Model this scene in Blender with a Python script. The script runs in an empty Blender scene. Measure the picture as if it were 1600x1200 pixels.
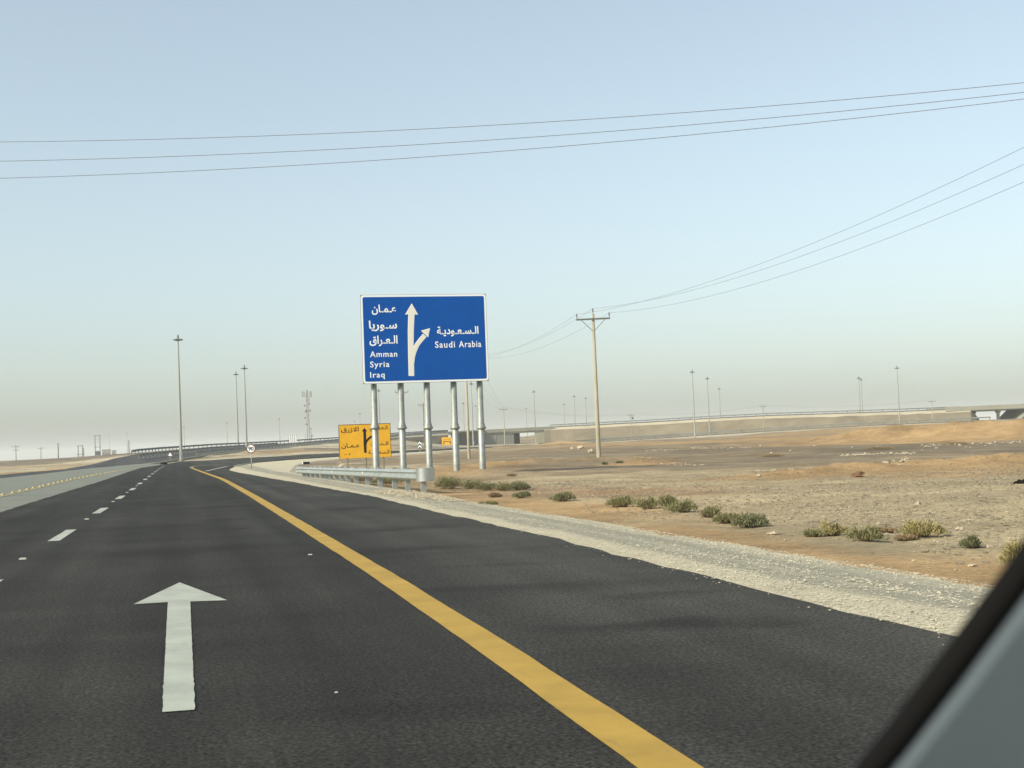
import bpy, math, random
import numpy as np
from mathutils import Vector, Matrix

random.seed(7); rng = np.random.default_rng(7)
S = bpy.context.scene
COL = S.collection

# ------------------------------------------------------------------ camera
FPX = 2050.0                                   # focal length in pixels of the 1600 px wide photograph
YAW, PIT, ROL = math.radians(14.54), math.radians(2.47), math.radians(2.2)
CAM = np.array([0, 0, 1.22])
_H = np.array([math.cos(YAW), -math.sin(YAW), 0]); _Fh = np.array([math.sin(YAW), math.cos(YAW), 0]); _Z = np.array([0, 0, 1.0])
_F = _Fh*math.cos(PIT) + _Z*math.sin(PIT); _V = _Z*math.cos(PIT) - _Fh*math.sin(PIT)
_R = _H*math.cos(ROL) - _V*math.sin(ROL); _U = _H*math.sin(ROL) + _V*math.cos(ROL)
cd = bpy.data.cameras.new('camera'); cam = bpy.data.objects.new('camera', cd); COL.objects.link(cam)
cam.matrix_world = Matrix(((_R[0], _U[0], -_F[0], CAM[0]), (_R[1], _U[1], -_F[1], CAM[1]), (_R[2], _U[2], -_F[2], CAM[2]), (0, 0, 0, 1)))
cd.sensor_width = 36.0; cd.lens = 36.0*FPX/1600; cd.clip_start = 0.05; cd.clip_end = 30000
cd.dof.use_dof = True; cd.dof.focus_distance = 26.0; cd.dof.aperture_fstop = 10.5
S.camera = cam

# ------------------------------------------------------------------ sky, sun, exposure
SUN_AZ, SUN_EL = math.radians(-112), math.radians(33)
wd = bpy.data.worlds.new('World'); S.world = wd; wd.use_nodes = True
nt = wd.node_tree; sk = nt.nodes.new('ShaderNodeTexSky'); sk.sky_type = 'NISHITA'; sk.sun_disc = False
sk.sun_elevation = SUN_EL; sk.sun_rotation = SUN_AZ % (2*math.pi); sk.air_density = 1.03; sk.dust_density = 3.7; sk.ozone_density = 1.0; sk.altitude = 500
bg = nt.nodes['Background']; tn = nt.nodes.new('ShaderNodeMix'); tn.data_type = 'RGBA'; tn.blend_type = 'MULTIPLY'; tn.inputs[0].default_value = 1; tn.inputs[7].default_value = (1.125, 1.21, 1.18, 1)
hs = nt.nodes.new('ShaderNodeHueSaturation'); hs.inputs['Saturation'].default_value = 0.70; gm = nt.nodes.new('ShaderNodeGamma'); gm.inputs[1].default_value = 0.78
nt.links.new(sk.outputs[0], hs.inputs['Color']); nt.links.new(hs.outputs[0], gm.inputs[0]); nt.links.new(gm.outputs[0], tn.inputs[6]); nt.links.new(tn.outputs[2], bg.inputs[0]); bg.inputs[1].default_value = 0.15
sl = bpy.data.lights.new('sun', 'SUN'); sl.energy = 3.4; sl.angle = math.radians(0.6); sl.color = (1.0, 0.90, 0.74)
so = bpy.data.objects.new('sun', sl); COL.objects.link(so)
sd = Vector((math.sin(SUN_AZ)*math.cos(SUN_EL), math.cos(SUN_AZ)*math.cos(SUN_EL), math.sin(SUN_EL)))
so.rotation_euler = sd.to_track_quat('Z', 'Y').to_euler(); so.location = (-40, -20, 60)
vs = S.view_settings; vs.view_transform = 'Standard'; vs.look = 'None'; vs.gamma = 1; vs.use_curve_mapping = False; vs.exposure = 0.62
S.render.engine = 'CYCLES'; S.cycles.use_denoising = True; S.cycles.max_bounces = 5
S.cycles.volume_bounces = 1

# ------------------------------------------------------------------ geometry helpers
def ray(x, y): return _F + _R*((x-800)/FPX) - _U*((y-600)/FPX)
def P(x, y, D): return CAM + ray(x, y)*D                      # point seen at pixel (x, y), D metres deep
def G(x, y, z=0.0):
    r = ray(x, y); return CAM + r*((z-CAM[2])/r[2])            # where that ray meets height z
def YP(x, y, Y):
    r = ray(x, y); return CAM + r*(Y/r[1])                     # where it meets the plane y = Y
def hor(x): return 719.4 - 0.0385*x
def top_at(x, D, z):                                          # plan position of column x at depth D
    p = P(x, hor(x), D); return np.array([p[0], p[1], z])

class MB:
    def __init__(s): s.v = []; s.f = []; s.m = []
    def add(s, vs_, fs_, mi=0):
        b = len(s.v); s.v += [tuple(map(float, q)) for q in vs_]
        s.f += [tuple(b+i for i in q) for q in fs_]; s.m += [mi]*len(fs_)
    def box(s, c, d, rz=0, mi=0, M=None):
        x, y, z = d[0]/2, d[1]/2, d[2]/2
        vs_ = np.array([(-x,-y,-z),(x,-y,-z),(x,y,-z),(-x,y,-z),(-x,-y,z),(x,-y,z),(x,y,z),(-x,y,z)])
        if rz: k, q = math.cos(rz), math.sin(rz); vs_ = vs_ @ np.array([[k,q,0],[-q,k,0],[0,0,1]])
        if M is not None: vs_ = vs_ @ np.array(M).T
        s.add(vs_+np.array(c), [(0,3,2,1),(4,5,6,7),(0,1,5,4),(1,2,6,5),(2,3,7,6),(3,0,4,7)], mi)
    def tube(s, p, q, r0, r1=None, n=10, mi=0, caps=True):
        r1 = r0 if r1 is None else r1
        p = np.array(p, float); q = np.array(q, float); d = q-p; d /= np.linalg.norm(d)+1e-12
        a = np.cross(d, [0, 0, 1.0]); a = np.array([1.0, 0, 0]) if np.linalg.norm(a) < 1e-4 else a/np.linalg.norm(a)
        b = np.cross(d, a)
        t = np.arange(n)*2*math.pi/n
        ring = np.outer(np.cos(t), a)+np.outer(np.sin(t), b)
        f = [(i, i+n, (i+1) % n+n, (i+1) % n) for i in range(n)]
        if caps: f += [tuple(range(n)), tuple(range(2*n-1, n-1, -1))]
        s.add(np.vstack([p+ring*r0, q+ring*r1]), f, mi)
    def lathe(s, prof, n=16, c=(0,0,0), mi=0):
        c = np.array(c); k = len(prof); vs_ = []
        for r, z in prof:
            for i in range(n): vs_.append(c+np.array([r*math.cos(2*math.pi*i/n), r*math.sin(2*math.pi*i/n), z]))
        s.add(vs_, [(j*n+i, j*n+(i+1) % n, (j+1)*n+(i+1) % n, (j+1)*n+i) for j in range(k-1) for i in range(n)], mi)
    def poly(s, pts, y0, y1, mi=0):                           # outline in x,z extruded along y
        n = len(pts)
        s.add([(x, y0, z) for x, z in pts]+[(x, y1, z) for x, z in pts],
              [tuple(range(n)), tuple(range(2*n-1, n-1, -1))]+[(i, i+n, (i+1) % n+n, (i+1) % n) for i in range(n)], mi)
    def strip(s, A, B, mi=0):
        n = len(A); s.add(list(A)+list(B), [(i, n+i, n+i+1, i+1) for i in range(n-1)], mi)
    def build(s, name, mats, parent=None, smooth=False, loc=None):
        me = bpy.data.meshes.new(name); me.from_pydata(s.v, [], s.f)
        mats = mats if isinstance(mats, (list, tuple)) else [mats]
        for m in mats: me.materials.append(m)
        if len(mats) > 1: me.polygons.foreach_set('material_index', s.m)
        if smooth: me.polygons.foreach_set('use_smooth', [True]*len(me.polygons))
        me.update()
        return link(name, me, parent, loc)
def link(name, data, parent=None, loc=None):
    o = bpy.data.objects.new(name, data); COL.objects.link(o)
    if parent is not None: o.parent = parent
    if loc is not None: o.location = loc
    return o
def tag(o, label=None, cat=None, group=None, kind=None):
    if label: o['label'] = label
    if cat: o['category'] = cat
    if group: o['group'] = group
    if kind: o['kind'] = kind
    return o
def thing(name, label, cat, loc=(0,0,0), rz=0, group=None):
    o = link(name, None, None, tuple(map(float, loc))); o.rotation_euler = (0, 0, rz); return tag(o, label, cat, group)
def outward(m):                                               # consistent normals
    import bmesh
    b = bmesh.new(); b.from_mesh(m); bmesh.ops.recalc_face_normals(b, faces=b.faces); b.to_mesh(m); b.free()

# ------------------------------------------------------------------ materials
def mat(name, col, rough=0.8, metal=0.0, var=0.0, scale=3.0, bump=0.0, bscale=None, col2=None, spec=0.3, stretch=None):
    m = bpy.data.materials.new(name); m.use_nodes = True; n = m.node_tree.nodes; l = m.node_tree.links
    b = n['Principled BSDF']; b.inputs['Roughness'].default_value = rough; b.inputs['Metallic'].default_value = metal
    b.inputs['Specular IOR Level'].default_value = spec
    c1 = (*col, 1); b.inputs['Base Color'].default_value = c1
    if var or col2 or bump:
        tc = n.new('ShaderNodeTexCoord'); src = tc.outputs['Object']
        if stretch:
            mp = n.new('ShaderNodeMapping'); mp.inputs['Scale'].default_value = stretch; l.new(src, mp.inputs[0]); src = mp.outputs[0]
        if var or col2:
            t = n.new('ShaderNodeTexNoise'); t.inputs['Scale'].default_value = scale; t.inputs['Detail'].default_value = 8; t.inputs['Roughness'].default_value = 0.65
            l.new(src, t.inputs['Vector'])
            r = n.new('ShaderNodeValToRGB'); r.color_ramp.elements[0].position = 0.32; r.color_ramp.elements[1].position = 0.68
            a = tuple(max(0, c*(1-var)) for c in col); d = col2 if col2 else tuple(min(1, c*(1+var)) for c in col)
            r.color_ramp.elements[0].color = (*a, 1); r.color_ramp.elements[1].color = (*d, 1)
            l.new(t.outputs['Fac'], r.inputs[0]); l.new(r.outputs[0], b.inputs['Base Color'])
        if bump:
            t2 = n.new('ShaderNodeTexNoise'); t2.inputs['Scale'].default_value = bscale or scale*6; t2.inputs['Detail'].default_value = 6
            l.new(src, t2.inputs['Vector']); bp = n.new('ShaderNodeBump'); bp.inputs['Strength'].default_value = bump; bp.inputs['Distance'].default_value = 0.02
            l.new(t2.outputs['Fac'], bp.inputs['Height']); l.new(bp.outputs[0], b.inputs['Normal'])
    return m

DARK_PATCHES = [(3.0, 8.0, 1.0, 0.30, 0.62), (2.55, 10.6, 1.25, 0.45, 0.66), (3.6, 9.5, 0.7, 0.22, 0.7), (2.7, 15.2, 1.0, 0.5, 0.66), (3.3, 19.0, 1.0, 0.5, 0.7), (3.2, 12.6, 0.8, 0.25, 0.72), (0.9, 24.0, 0.5, 0.5, 0.7), (0.95, 21.2, 0.35, 0.2, 0.66), (0.9, 30.0, 0.9, 0.9, 0.72), (3.4, 26.0, 0.9, 0.8, 0.7), (0.3, 17.0, 1.6, 0.7, 0.86), (-0.9, 9.0, 0.7, 0.5, 0.85), (1.0, 6.0, 0.7, 0.3, 0.8)]
def asphalt_mat(name, base=0.045):
    m = bpy.data.materials.new(name); m.use_nodes = True; n = m.node_tree.nodes; l = m.node_tree.links
    b = n['Principled BSDF']; b.inputs['Roughness'].default_value = 0.9; b.inputs['Specular IOR Level'].default_value = 0.12
    tc = n.new('ShaderNodeTexCoord')
    def noise(sc, det=6, stretch=None, rough=0.6):
        t = n.new('ShaderNodeTexNoise'); t.inputs['Scale'].default_value = sc; t.inputs['Detail'].default_value = det; t.inputs['Roughness'].default_value = rough
        if stretch:
            mp = n.new('ShaderNodeMapping'); mp.inputs['Scale'].default_value = stretch; l.new(tc.outputs['Object'], mp.inputs[0]); l.new(mp.outputs[0], t.inputs['Vector'])
        else: l.new(tc.outputs['Object'], t.inputs['Vector'])
        return t.outputs['Fac']
    def ramp(src, p0, p1, v0, v1):
        r = n.new('ShaderNodeMapRange'); r.inputs[1].default_value = p0; r.inputs[2].default_value = p1; r.inputs[3].default_value = v0; r.inputs[4].default_value = v1
        l.new(src, r.inputs[0]); return r.outputs[0]
    def mul(a, c):
        q = n.new('ShaderNodeMath'); q.operation = 'MULTIPLY'; l.new(a, q.inputs[0]); l.new(c, q.inputs[1]); return q.outputs[0]
    fine = ramp(noise(48, 3), 0.34, 0.66, 0.35, 1.75)                 # aggregate
    grit = ramp(noise(20, 5, None, 0.75), 0.3, 0.7, 0.62, 1.42)
    track = ramp(noise(1.0, 5, (0.9, 0.035, 1)), 0.35, 0.65, 0.8, 1.22)  # along the lane
    cross = ramp(noise(1.0, 4, (0.16, 0.85, 1), 0.6), 0.36, 0.56, 0.86, 1.03) # dark bands across
    patch = ramp(noise(0.42, 7, (1, 0.6, 1)), 0.3, 0.7, 0.74, 1.26)
    sx_ = n.new('ShaderNodeSeparateXYZ'); l.new(tc.outputs['Object'], sx_.inputs[0])
    dust = ramp(sx_.outputs[0], 1.7, 2.8, 1.0, 1.5)                 # dusty hard shoulder
    v = mul(mul(mul(mul(mul(fine, grit), track), cross), patch), dust)
    tw_ = n.new('ShaderNodeMath'); tw_.operation = 'SINE'; tm = n.new('ShaderNodeMath'); tm.operation = 'MULTIPLY'; tm.inputs[1].default_value = 4.1; l.new(sx_.outputs[0], tm.inputs[0]); l.new(tm.outputs[0], tw_.inputs[0])
    ab = n.new('ShaderNodeMath'); ab.operation = 'ABSOLUTE'; l.new(tw_.outputs[0], ab.inputs[0])
    v = mul(v, ramp(ab.outputs[0], 0.2, 1.0, 0.94, 1.08))                # wheel tracks worn paler
    wn = n.new('ShaderNodeTexNoise'); wn.inputs['Scale'].default_value = 1.1; wn.inputs['Detail'].default_value = 4; l.new(tc.outputs['Object'], wn.inputs['Vector'])
    wv = n.new('ShaderNodeVectorMath'); wv.operation = 'MULTIPLY_ADD'; wv.inputs[1].default_value = (0.9, 0.9, 0); l.new(wn.outputs['Color'], wv.inputs[0]); l.new(tc.outputs['Object'], wv.inputs[2])
    for cx_, cy_, hx, hy, dk in DARK_PATCHES:                             # soft-edged darker patches lying across the lane and shoulder
        mp = n.new('ShaderNodeMapping'); mp.vector_type = 'TEXTURE'; mp.inputs['Location'].default_value = (cx_+0.45, cy_+0.45, 0); mp.inputs['Rotation'].default_value = (0, 0, -0.16); mp.inputs['Scale'].default_value = (hx, hy, 1000)
        l.new(wv.outputs[0], mp.inputs[0]); ln = n.new('ShaderNodeVectorMath'); ln.operation = 'LENGTH'; l.new(mp.outputs[0], ln.inputs[0])
        sr_ = n.new('ShaderNodeMapRange'); sr_.interpolation_type = 'SMOOTHSTEP'; sr_.inputs[1].default_value = 0.15; sr_.inputs[2].default_value = 1.25; sr_.inputs[3].default_value = dk; sr_.inputs[4].default_value = 1.0; l.new(ln.outputs['Value'], sr_.inputs[0])
        v = mul(v, sr_.outputs[0])
    mx = n.new('ShaderNodeMix'); mx.data_type = 'RGBA'; mx.blend_type = 'MULTIPLY'; mx.inputs[0].default_value = 1
    mx.inputs[6].default_value = (base*1.03, base*1.02, base*0.90, 1)
    cmb = n.new('ShaderNodeCombineColor'); [l.new(v, cmb.inputs[i]) for i in range(3)]
    l.new(cmb.outputs[0], mx.inputs[7]); l.new(mx.outputs[2], b.inputs['Base Color'])
    bp = n.new('ShaderNodeBump'); bp.inputs['Strength'].default_value = 0.5; bp.inputs['Distance'].default_value = 0.006
    l.new(noise(90, 3), bp.inputs['Height']); l.new(bp.outputs[0], b.inputs['Normal'])
    return m

def paint_mat(name, col):
    m = bpy.data.materials.new(name); m.use_nodes = True; n = m.node_tree.nodes; l = m.node_tree.links
    b = n['Principled BSDF']; b.inputs['Roughness'].default_value = 0.65; b.inputs['Specular IOR Level'].default_value = 0.2; tc = n.new('ShaderNodeTexCoord')
    def noise(sc, det, ro=0.6, st=(1, 1, 1)):
        t = n.new('ShaderNodeTexNoise'); t.inputs['Scale'].default_value = sc; t.inputs['Detail'].default_value = det; t.inputs['Roughness'].default_value = ro
        mp = n.new('ShaderNodeMapping'); mp.inputs['Scale'].default_value = st; l.new(tc.outputs['Object'], mp.inputs[0]); l.new(mp.outputs[0], t.inputs['Vector']); return t.outputs['Fac']
    def mr(src, a, c, d, e):
        r = n.new('ShaderNodeMapRange'); r.inputs[1].default_value = a; r.inputs[2].default_value = c; r.inputs[3].default_value = d; r.inputs[4].default_value = e; l.new(src, r.inputs[0]); return r.outputs[0]
    def mix(fac, a, c):
        x = n.new('ShaderNodeMix'); x.data_type = 'RGBA'; l.new(fac, x.inputs[0])
        for i, v in ((6, a), (7, c)):
            if isinstance(v, tuple): x.inputs[i].default_value = v
            else: l.new(v, x.inputs[i])
        return x.outputs[2]
    c0 = mix(mr(noise(2.2, 6), 0.35, 0.7, 0, 1), (*[v*1.06 for v in col], 1), (*[v*0.78 for v in col], 1))      # grime
    c1 = mix(mr(noise(5, 7, 0.7, (2.5, 0.5, 1)), 0.60, 0.72, 0, 0.45), c0, (0.09, 0.085, 0.07, 1))                 # tyre scuffs
    c2 = mix(mr(noise(34, 5, 0.7), 0.66, 0.72, 0, 0.85), c1, (0.035, 0.035, 0.032, 1)); l.new(c2, b.inputs['Base Color'])  # pinholes down to the asphalt
    bp = n.new('ShaderNodeBump'); bp.inputs['Strength'].default_value = 0.3; bp.inputs['Distance'].default_value = 0.005; l.new(noise(60, 4), bp.inputs['Height']); l.new(bp.outputs[0], b.inputs['Normal'])
    return m
def gravel_mat():
    m = bpy.data.materials.new('gravel'); m.use_nodes = True; n = m.node_tree.nodes; l = m.node_tree.links
    b = n['Principled BSDF']; b.inputs['Roughness'].default_value = 0.95; b.inputs['Specular IOR Level'].default_value = 0.1
    tc = n.new('ShaderNodeTexCoord'); sp = n.new('ShaderNodeSeparateXYZ'); l.new(tc.outputs['Object'], sp.inputs[0])
    def noise(sc, det, stretch=None):
        t = n.new('ShaderNodeTexNoise'); t.inputs['Scale'].default_value = sc; t.inputs['Detail'].default_value = det; t.inputs['Roughness'].default_value = 0.65
        mp = n.new('ShaderNodeMapping'); mp.inputs['Scale'].default_value = stretch or (1, 1, 1); l.new(tc.outputs['Object'], mp.inputs[0]); l.new(mp.outputs[0], t.inputs['Vector']); return t.outputs['Fac']
    def math_(op, a, c):
        q = n.new('ShaderNodeMath'); q.operation = op
        for i, v in enumerate((a, c)):
            if isinstance(v, (int, float)): q.inputs[i].default_value = v
            else: l.new(v, q.inputs[i])
        return q.outputs[0]
    wob = math_('MULTIPLY', math_('SUBTRACT', noise(0.22, 3), 0.5), 0.9)
    x = math_('ADD', math_('ADD', sp.outputs[0], wob), math_('MULTIPLY', math_('SUBTRACT', noise(2.5, 5, (1, 0.3, 1)), 0.5), 0.5))
    rp = n.new('ShaderNodeValToRGB'); mr = n.new('ShaderNodeMapRange'); mr.inputs[1].default_value = 4.3; mr.inputs[2].default_value = 7.3; l.new(x, mr.inputs[0]); l.new(mr.outputs[0], rp.inputs[0])
    cr = (0.50, 0.455, 0.33, 1); gy_ = (0.31, 0.295, 0.225, 1); md = (0.39, 0.365, 0.275, 1); e = rp.color_ramp.elements; e[0].position = 0; e[0].color = cr; e[1].position = 1; e[1].color = cr
    for p_, c_ in ((0.24, cr), (0.33, gy_), (0.42, gy_), (0.47, md), (0.53, gy_), (0.68, gy_), (0.76, md), (0.86, md), (0.92, cr)): q = e.new(p_); q.color = c_
    gr_ = n.new('ShaderNodeMapRange'); gr_.inputs[1].default_value = 0.3; gr_.inputs[2].default_value = 0.7; gr_.inputs[3].default_value = 0.58; gr_.inputs[4].default_value = 1.36; l.new(noise(28, 6), gr_.inputs[0])
    cmb = n.new('ShaderNodeCombineColor'); [l.new(gr_.outputs[0], cmb.inputs[i]) for i in range(3)]
    mx = n.new('ShaderNodeMix'); mx.data_type = 'RGBA'; mx.blend_type = 'MULTIPLY'; mx.inputs[0].default_value = 1; l.new(rp.outputs[0], mx.inputs[6]); l.new(cmb.outputs[0], mx.inputs[7]); l.new(mx.outputs[2], b.inputs['Base Color'])
    bp = n.new('ShaderNodeBump'); bp.inputs['Strength'].default_value = 0.8; bp.inputs['Distance'].default_value = 0.02; l.new(noise(45, 5), bp.inputs['Height']); l.new(bp.outputs[0], b.inputs['Normal'])
    return m
M = {}
M['asphalt'] = asphalt_mat('asphalt', 0.0275)
M['asphalt_far'] = mat('asphalt_far', (0.06, 0.06, 0.058), 0.85, var=0.25, scale=0.15)
M['concrete_apron'] = mat('concrete_apron', (0.165, 0.175, 0.145), 0.85, var=0.14, scale=0.6, bump=0.2, bscale=30)
M['white_paint'] = paint_mat('white_paint', (0.37, 0.395, 0.335))
M['white_paint_far'] = mat('white_paint_worn', (0.34, 0.34, 0.30), 0.7, var=0.15, scale=3)
M['yellow_paint'] = paint_mat('yellow_paint', (0.395, 0.255, 0.046))
M['yellow_faded'] = mat('yellow_faded', (0.25, 0.225, 0.13), 0.75, var=0.2, scale=3)
M['gravel'] = gravel_mat()
M['gravel_stone'] = mat('gravel_stone', (0.46, 0.42, 0.31), 0.9, var=0.3, scale=1.7)
M['stone'] = mat('stone', (0.33, 0.275, 0.18), 0.9, var=0.5, scale=1.3)
M['rock_pale'] = mat('rock_pale', (0.42, 0.36, 0.25), 0.9, var=0.25, scale=5, bump=0.5)
M['rock_red'] = mat('rock_red', (0.15, 0.085, 0.045), 0.9, var=0.25, scale=5, bump=0.5)
M['galv'] = mat('galvanised_steel', (0.29, 0.31, 0.285), 0.5, 0.45, var=0.25, scale=3, bump=0.06, bscale=9)
M['galv_rail'] = mat('galvanised_rail', (0.32, 0.355, 0.34), 0.5, 0.35, var=0.18, scale=2.2)
M['galv_far'] = mat('galvanised_far', (0.19, 0.195, 0.175), 0.7, 0.1, var=0.1, scale=0.5)
M['mast'] = mat('mast_steel', (0.30, 0.31, 0.28), 0.5, 0.3)
M['lamp'] = mat('lamp_housing', (0.16, 0.17, 0.17), 0.5, 0.3)
M['pole'] = mat('pole_concrete', (0.31, 0.285, 0.21), 0.9, var=0.18, scale=1.6, stretch=(2, 2, 0.5))
M['pole_grey'] = mat('pole_weathered', (0.14, 0.13, 0.105), 0.9, var=0.2, scale=2)
M['dark_steel'] = mat('dark_steel', (0.12, 0.13, 0.12), 0.6, 0.4)
M['porcelain'] = mat('porcelain', (0.13, 0.11, 0.09), 0.35)
M['wire'] = mat('wire', (0.17, 0.19, 0.21), 0.6, 0.2)
M['sign_blue'] = mat('sign_blue', (0.001, 0.074, 0.335), 0.65, var=0.06, scale=1.5, spec=0.12)
M['sign_white'] = mat('sign_white', (0.78, 0.82, 0.82), 0.45)
M['sign_cream'] = mat('sign_cream', (0.72, 0.70, 0.60), 0.5)
M['sign_yellow'] = mat('sign_yellow', (0.72, 0.40, 0.03), 0.45, var=0.08, scale=2)
M['sign_black'] = mat('sign_black', (0.012, 0.012, 0.012), 0.5)
M['sign_back'] = mat('sign_aluminium', (0.33, 0.36, 0.36), 0.5, 0.5)
M['sign_red'] = mat('sign_red', (0.16, 0.03, 0.025), 0.5)
M['concrete'] = mat('concrete', (0.25, 0.245, 0.20), 0.9, var=0.12, scale=0.12)
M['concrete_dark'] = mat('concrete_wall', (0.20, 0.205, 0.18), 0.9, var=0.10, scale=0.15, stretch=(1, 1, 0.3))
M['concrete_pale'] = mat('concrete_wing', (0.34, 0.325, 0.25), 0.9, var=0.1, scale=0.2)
M['embank'] = mat('embankment_soil', (0.18, 0.152, 0.10), 0.95, var=0.26, scale=0.11, stretch=(1, 1, 0.6))
M['verge'] = mat('verge_sand', (0.42, 0.37, 0.26), 0.95, var=0.15, scale=0.08)
M['leaf_green'] = mat('leaf_green', (0.205, 0.20, 0.095), 0.75, var=0.35, scale=9)
M['leaf_dark'] = mat('leaf_dark', (0.16, 0.165, 0.085), 0.75, var=0.35, scale=9)
M['leaf_yellow'] = mat('leaf_yellow', (0.30, 0.26, 0.115), 0.75, var=0.3, scale=9)
M['leaf_dead'] = mat('leaf_dead', (0.24, 0.18, 0.10), 0.85, var=0.3, scale=9)
M['twig'] = mat('twig', (0.14, 0.10, 0.06), 0.9)
M['rubber'] = mat('rubber', (0.008, 0.008, 0.008), 0.9, spec=0.04)
M['trim'] = mat('pillar_trim', (0.074, 0.095, 0.108), 0.55, var=0.05, scale=300)
M['building'] = mat('building_wall', (0.30, 0.28, 0.25), 0.9)
M['window_glass'] = mat('window_glass', (0.06, 0.07, 0.08), 0.2)
M['red_white'] = mat('tower_paint', (0.30, 0.22, 0.20), 0.6)
M['rust'] = mat('transformer_paint', (0.09, 0.09, 0.10), 0.6)
M['orange_plastic'] = mat('orange_board', (0.62, 0.24, 0.02), 0.5)

def terrain_mat():
    m = bpy.data.materials.new('desert_ground'); m.use_nodes = True; n = m.node_tree.nodes; l = m.node_tree.links
    b = n['Principled BSDF']; b.inputs['Roughness'].default_value = 0.95; b.inputs['Specular IOR Level'].default_value = 0.1
    at = n.new('ShaderNodeAttribute'); at.attribute_name = 'soil'; tc = n.new('ShaderNodeTexCoord')
    def noise(sc, det, stretch=None):
        t = n.new('ShaderNodeTexNoise'); t.inputs['Scale'].default_value = sc; t.inputs['Detail'].default_value = det; t.inputs['Roughness'].default_value = 0.7
        if stretch:
            mp = n.new('ShaderNodeMapping'); mp.inputs['Scale'].default_value = stretch; l.new(tc.outputs['Object'], mp.inputs[0]); l.new(mp.outputs[0], t.inputs['Vector'])
        else: l.new(tc.outputs['Object'], t.inputs['Vector'])
        return t.outputs['Fac']
    def rng_(src, a, c, d, e):
        r = n.new('ShaderNodeMapRange'); r.inputs[1].default_value = a; r.inputs[2].default_value = c; r.inputs[3].default_value = d; r.inputs[4].default_value = e; l.new(src, r.inputs[0]); return r.outputs[0]
    def mul(a, c):
        q = n.new('ShaderNodeMath'); q.operation = 'MULTIPLY'; l.new(a, q.inputs[0]); l.new(c, q.inputs[1]); return q.outputs[0]
    v = mul(mul(rng_(noise(0.35, 9), 0.3, 0.7, 0.72, 1.28), rng_(noise(0.06, 8, (0.6, 1.6, 1)), 0.35, 0.65, 0.82, 1.15)), mul(rng_(noise(7, 7), 0.3, 0.7, 0.72, 1.28), rng_(noise(40, 3), 0.3, 0.7, 0.8, 1.2)))
    cmb = n.new('ShaderNodeCombineColor'); [l.new(v, cmb.inputs[i]) for i in range(3)]
    mx = n.new('ShaderNodeMix'); mx.data_type = 'RGBA'; mx.blend_type = 'MULTIPLY'; mx.inputs[0].default_value = 1
    l.new(at.outputs['Color'], mx.inputs[6]); l.new(cmb.outputs[0], mx.inputs[7]); l.new(mx.outputs[2], b.inputs['Base Color'])
    bp = n.new('ShaderNodeBump'); bp.inputs['Strength'].default_value = 0.6; bp.inputs['Distance'].default_value = 0.03
    l.new(noise(14, 6), bp.inputs['Height']); l.new(bp.outputs[0], b.inputs['Normal'])
    return m
M['desert'] = terrain_mat()

# ------------------------------------------------------------------ plan of the roads (edge polylines)
def fbmE(y): return math.sin(y*1.3)*0.3+math.sin(y*3.7+1)*0.3+math.sin(y*0.37+2)*0.5
def lerp_tab(y, tab): return np.interp(y, [t[0] for t in tab], [t[1] for t in tab])
LE = [(-40, -4.1), (15, -4.1), (33, -4.0), (48, -3.82), (69, -3.52), (100, -3.3)]
RE = [(-40, 4.3), (9, 4.33), (16, 4.5), (32, 4.63), (45, 4.36), (65, 3.85), (84, 3.46)]
ROADL = []; ROADR = []
for y in np.arange(-40, 84.01, 0.5):
    ROADL.append(np.array([lerp_tab(y, LE)+rng.normal(0, 0.02), y, 0.0])); ROADR.append(np.array([lerp_tab(y, RE)+rng.normal(0, 0.018)+0.05*float(fbmE(y)), y, 0.0]))
bend = [((-3.3, 100, 0), (3.55, 92, 0)), ((-3.05, 129, 0), (4.0, 101, 0)), ((-2.1, 145, 0), (4.7, 110, 0)),
        (P(265, 724, 168), P(362, 727.5, 117)), (P(281, 721, 185), P(372, 725.8, 124)), (P(330, 719, 178), P(385, 724, 131)),
        (P(380, 715.5, 175), P(400, 722, 140)), (P(430, 713.2, 176), P(450, 718, 155)), (P(480, 709.8, 180), P(500, 714.8, 164)),
        (P(530, 708, 188), P(545, 712, 174)), (P(585, 705.5, 203), P(595, 709.2, 190)), (P(640, 703.3, 222), P(640, 706.3, 208)),
        (P(700, 700.5, 252), P(700, 702.9, 238)), (P(760, 697.8, 330), P(760, 699.4, 312)), (P(800, 696, 420), P(800, 697.3, 400))]
for a, b in bend: ROADL.append(np.array(a, float)); ROADR.append(np.array(b, float))
GRO = [np.array([7.15+0.06*math.sin(y*0.9)+rng.normal(0, 0.05), y, -0.27]) for y in np.arange(-40, 84.01, 0.5)]
for p in [P(452, 736.5, 93), P(455, 733, 101), P(458, 730, 110), P(460, 727.5, 118), P(462, 726, 123), P(465, 724.8, 128),
          P(470, 723, 134), P(492, 719.4, 145), P(518, 717, 151), P(552, 714.6, 160), P(600, 711.4, 175), P(640, 708.8, 190),
          P(700, 705, 220), P(760, 701, 295), P(800, 698.6, 380)]: GRO.append(np.array(p))
AP_IN = [p.copy() for p in ROADL[:249]] + [np.array(b, float) for b in [(-3.3, 100, 0), (-3.05, 129, 0), (-2.1, 145, 0), P(262, 724.5, 168)]]
AP_OUT = [np.array([-11.9, y, -0.02]) for y in np.arange(-40, 84.01, 0.5)] + [np.array([-11.5, 98, -0.02]), np.array([-10.3, 118, -0.02]), np.array([-8.9, 150, -0.02]), P(225, 725, 176)]
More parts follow.
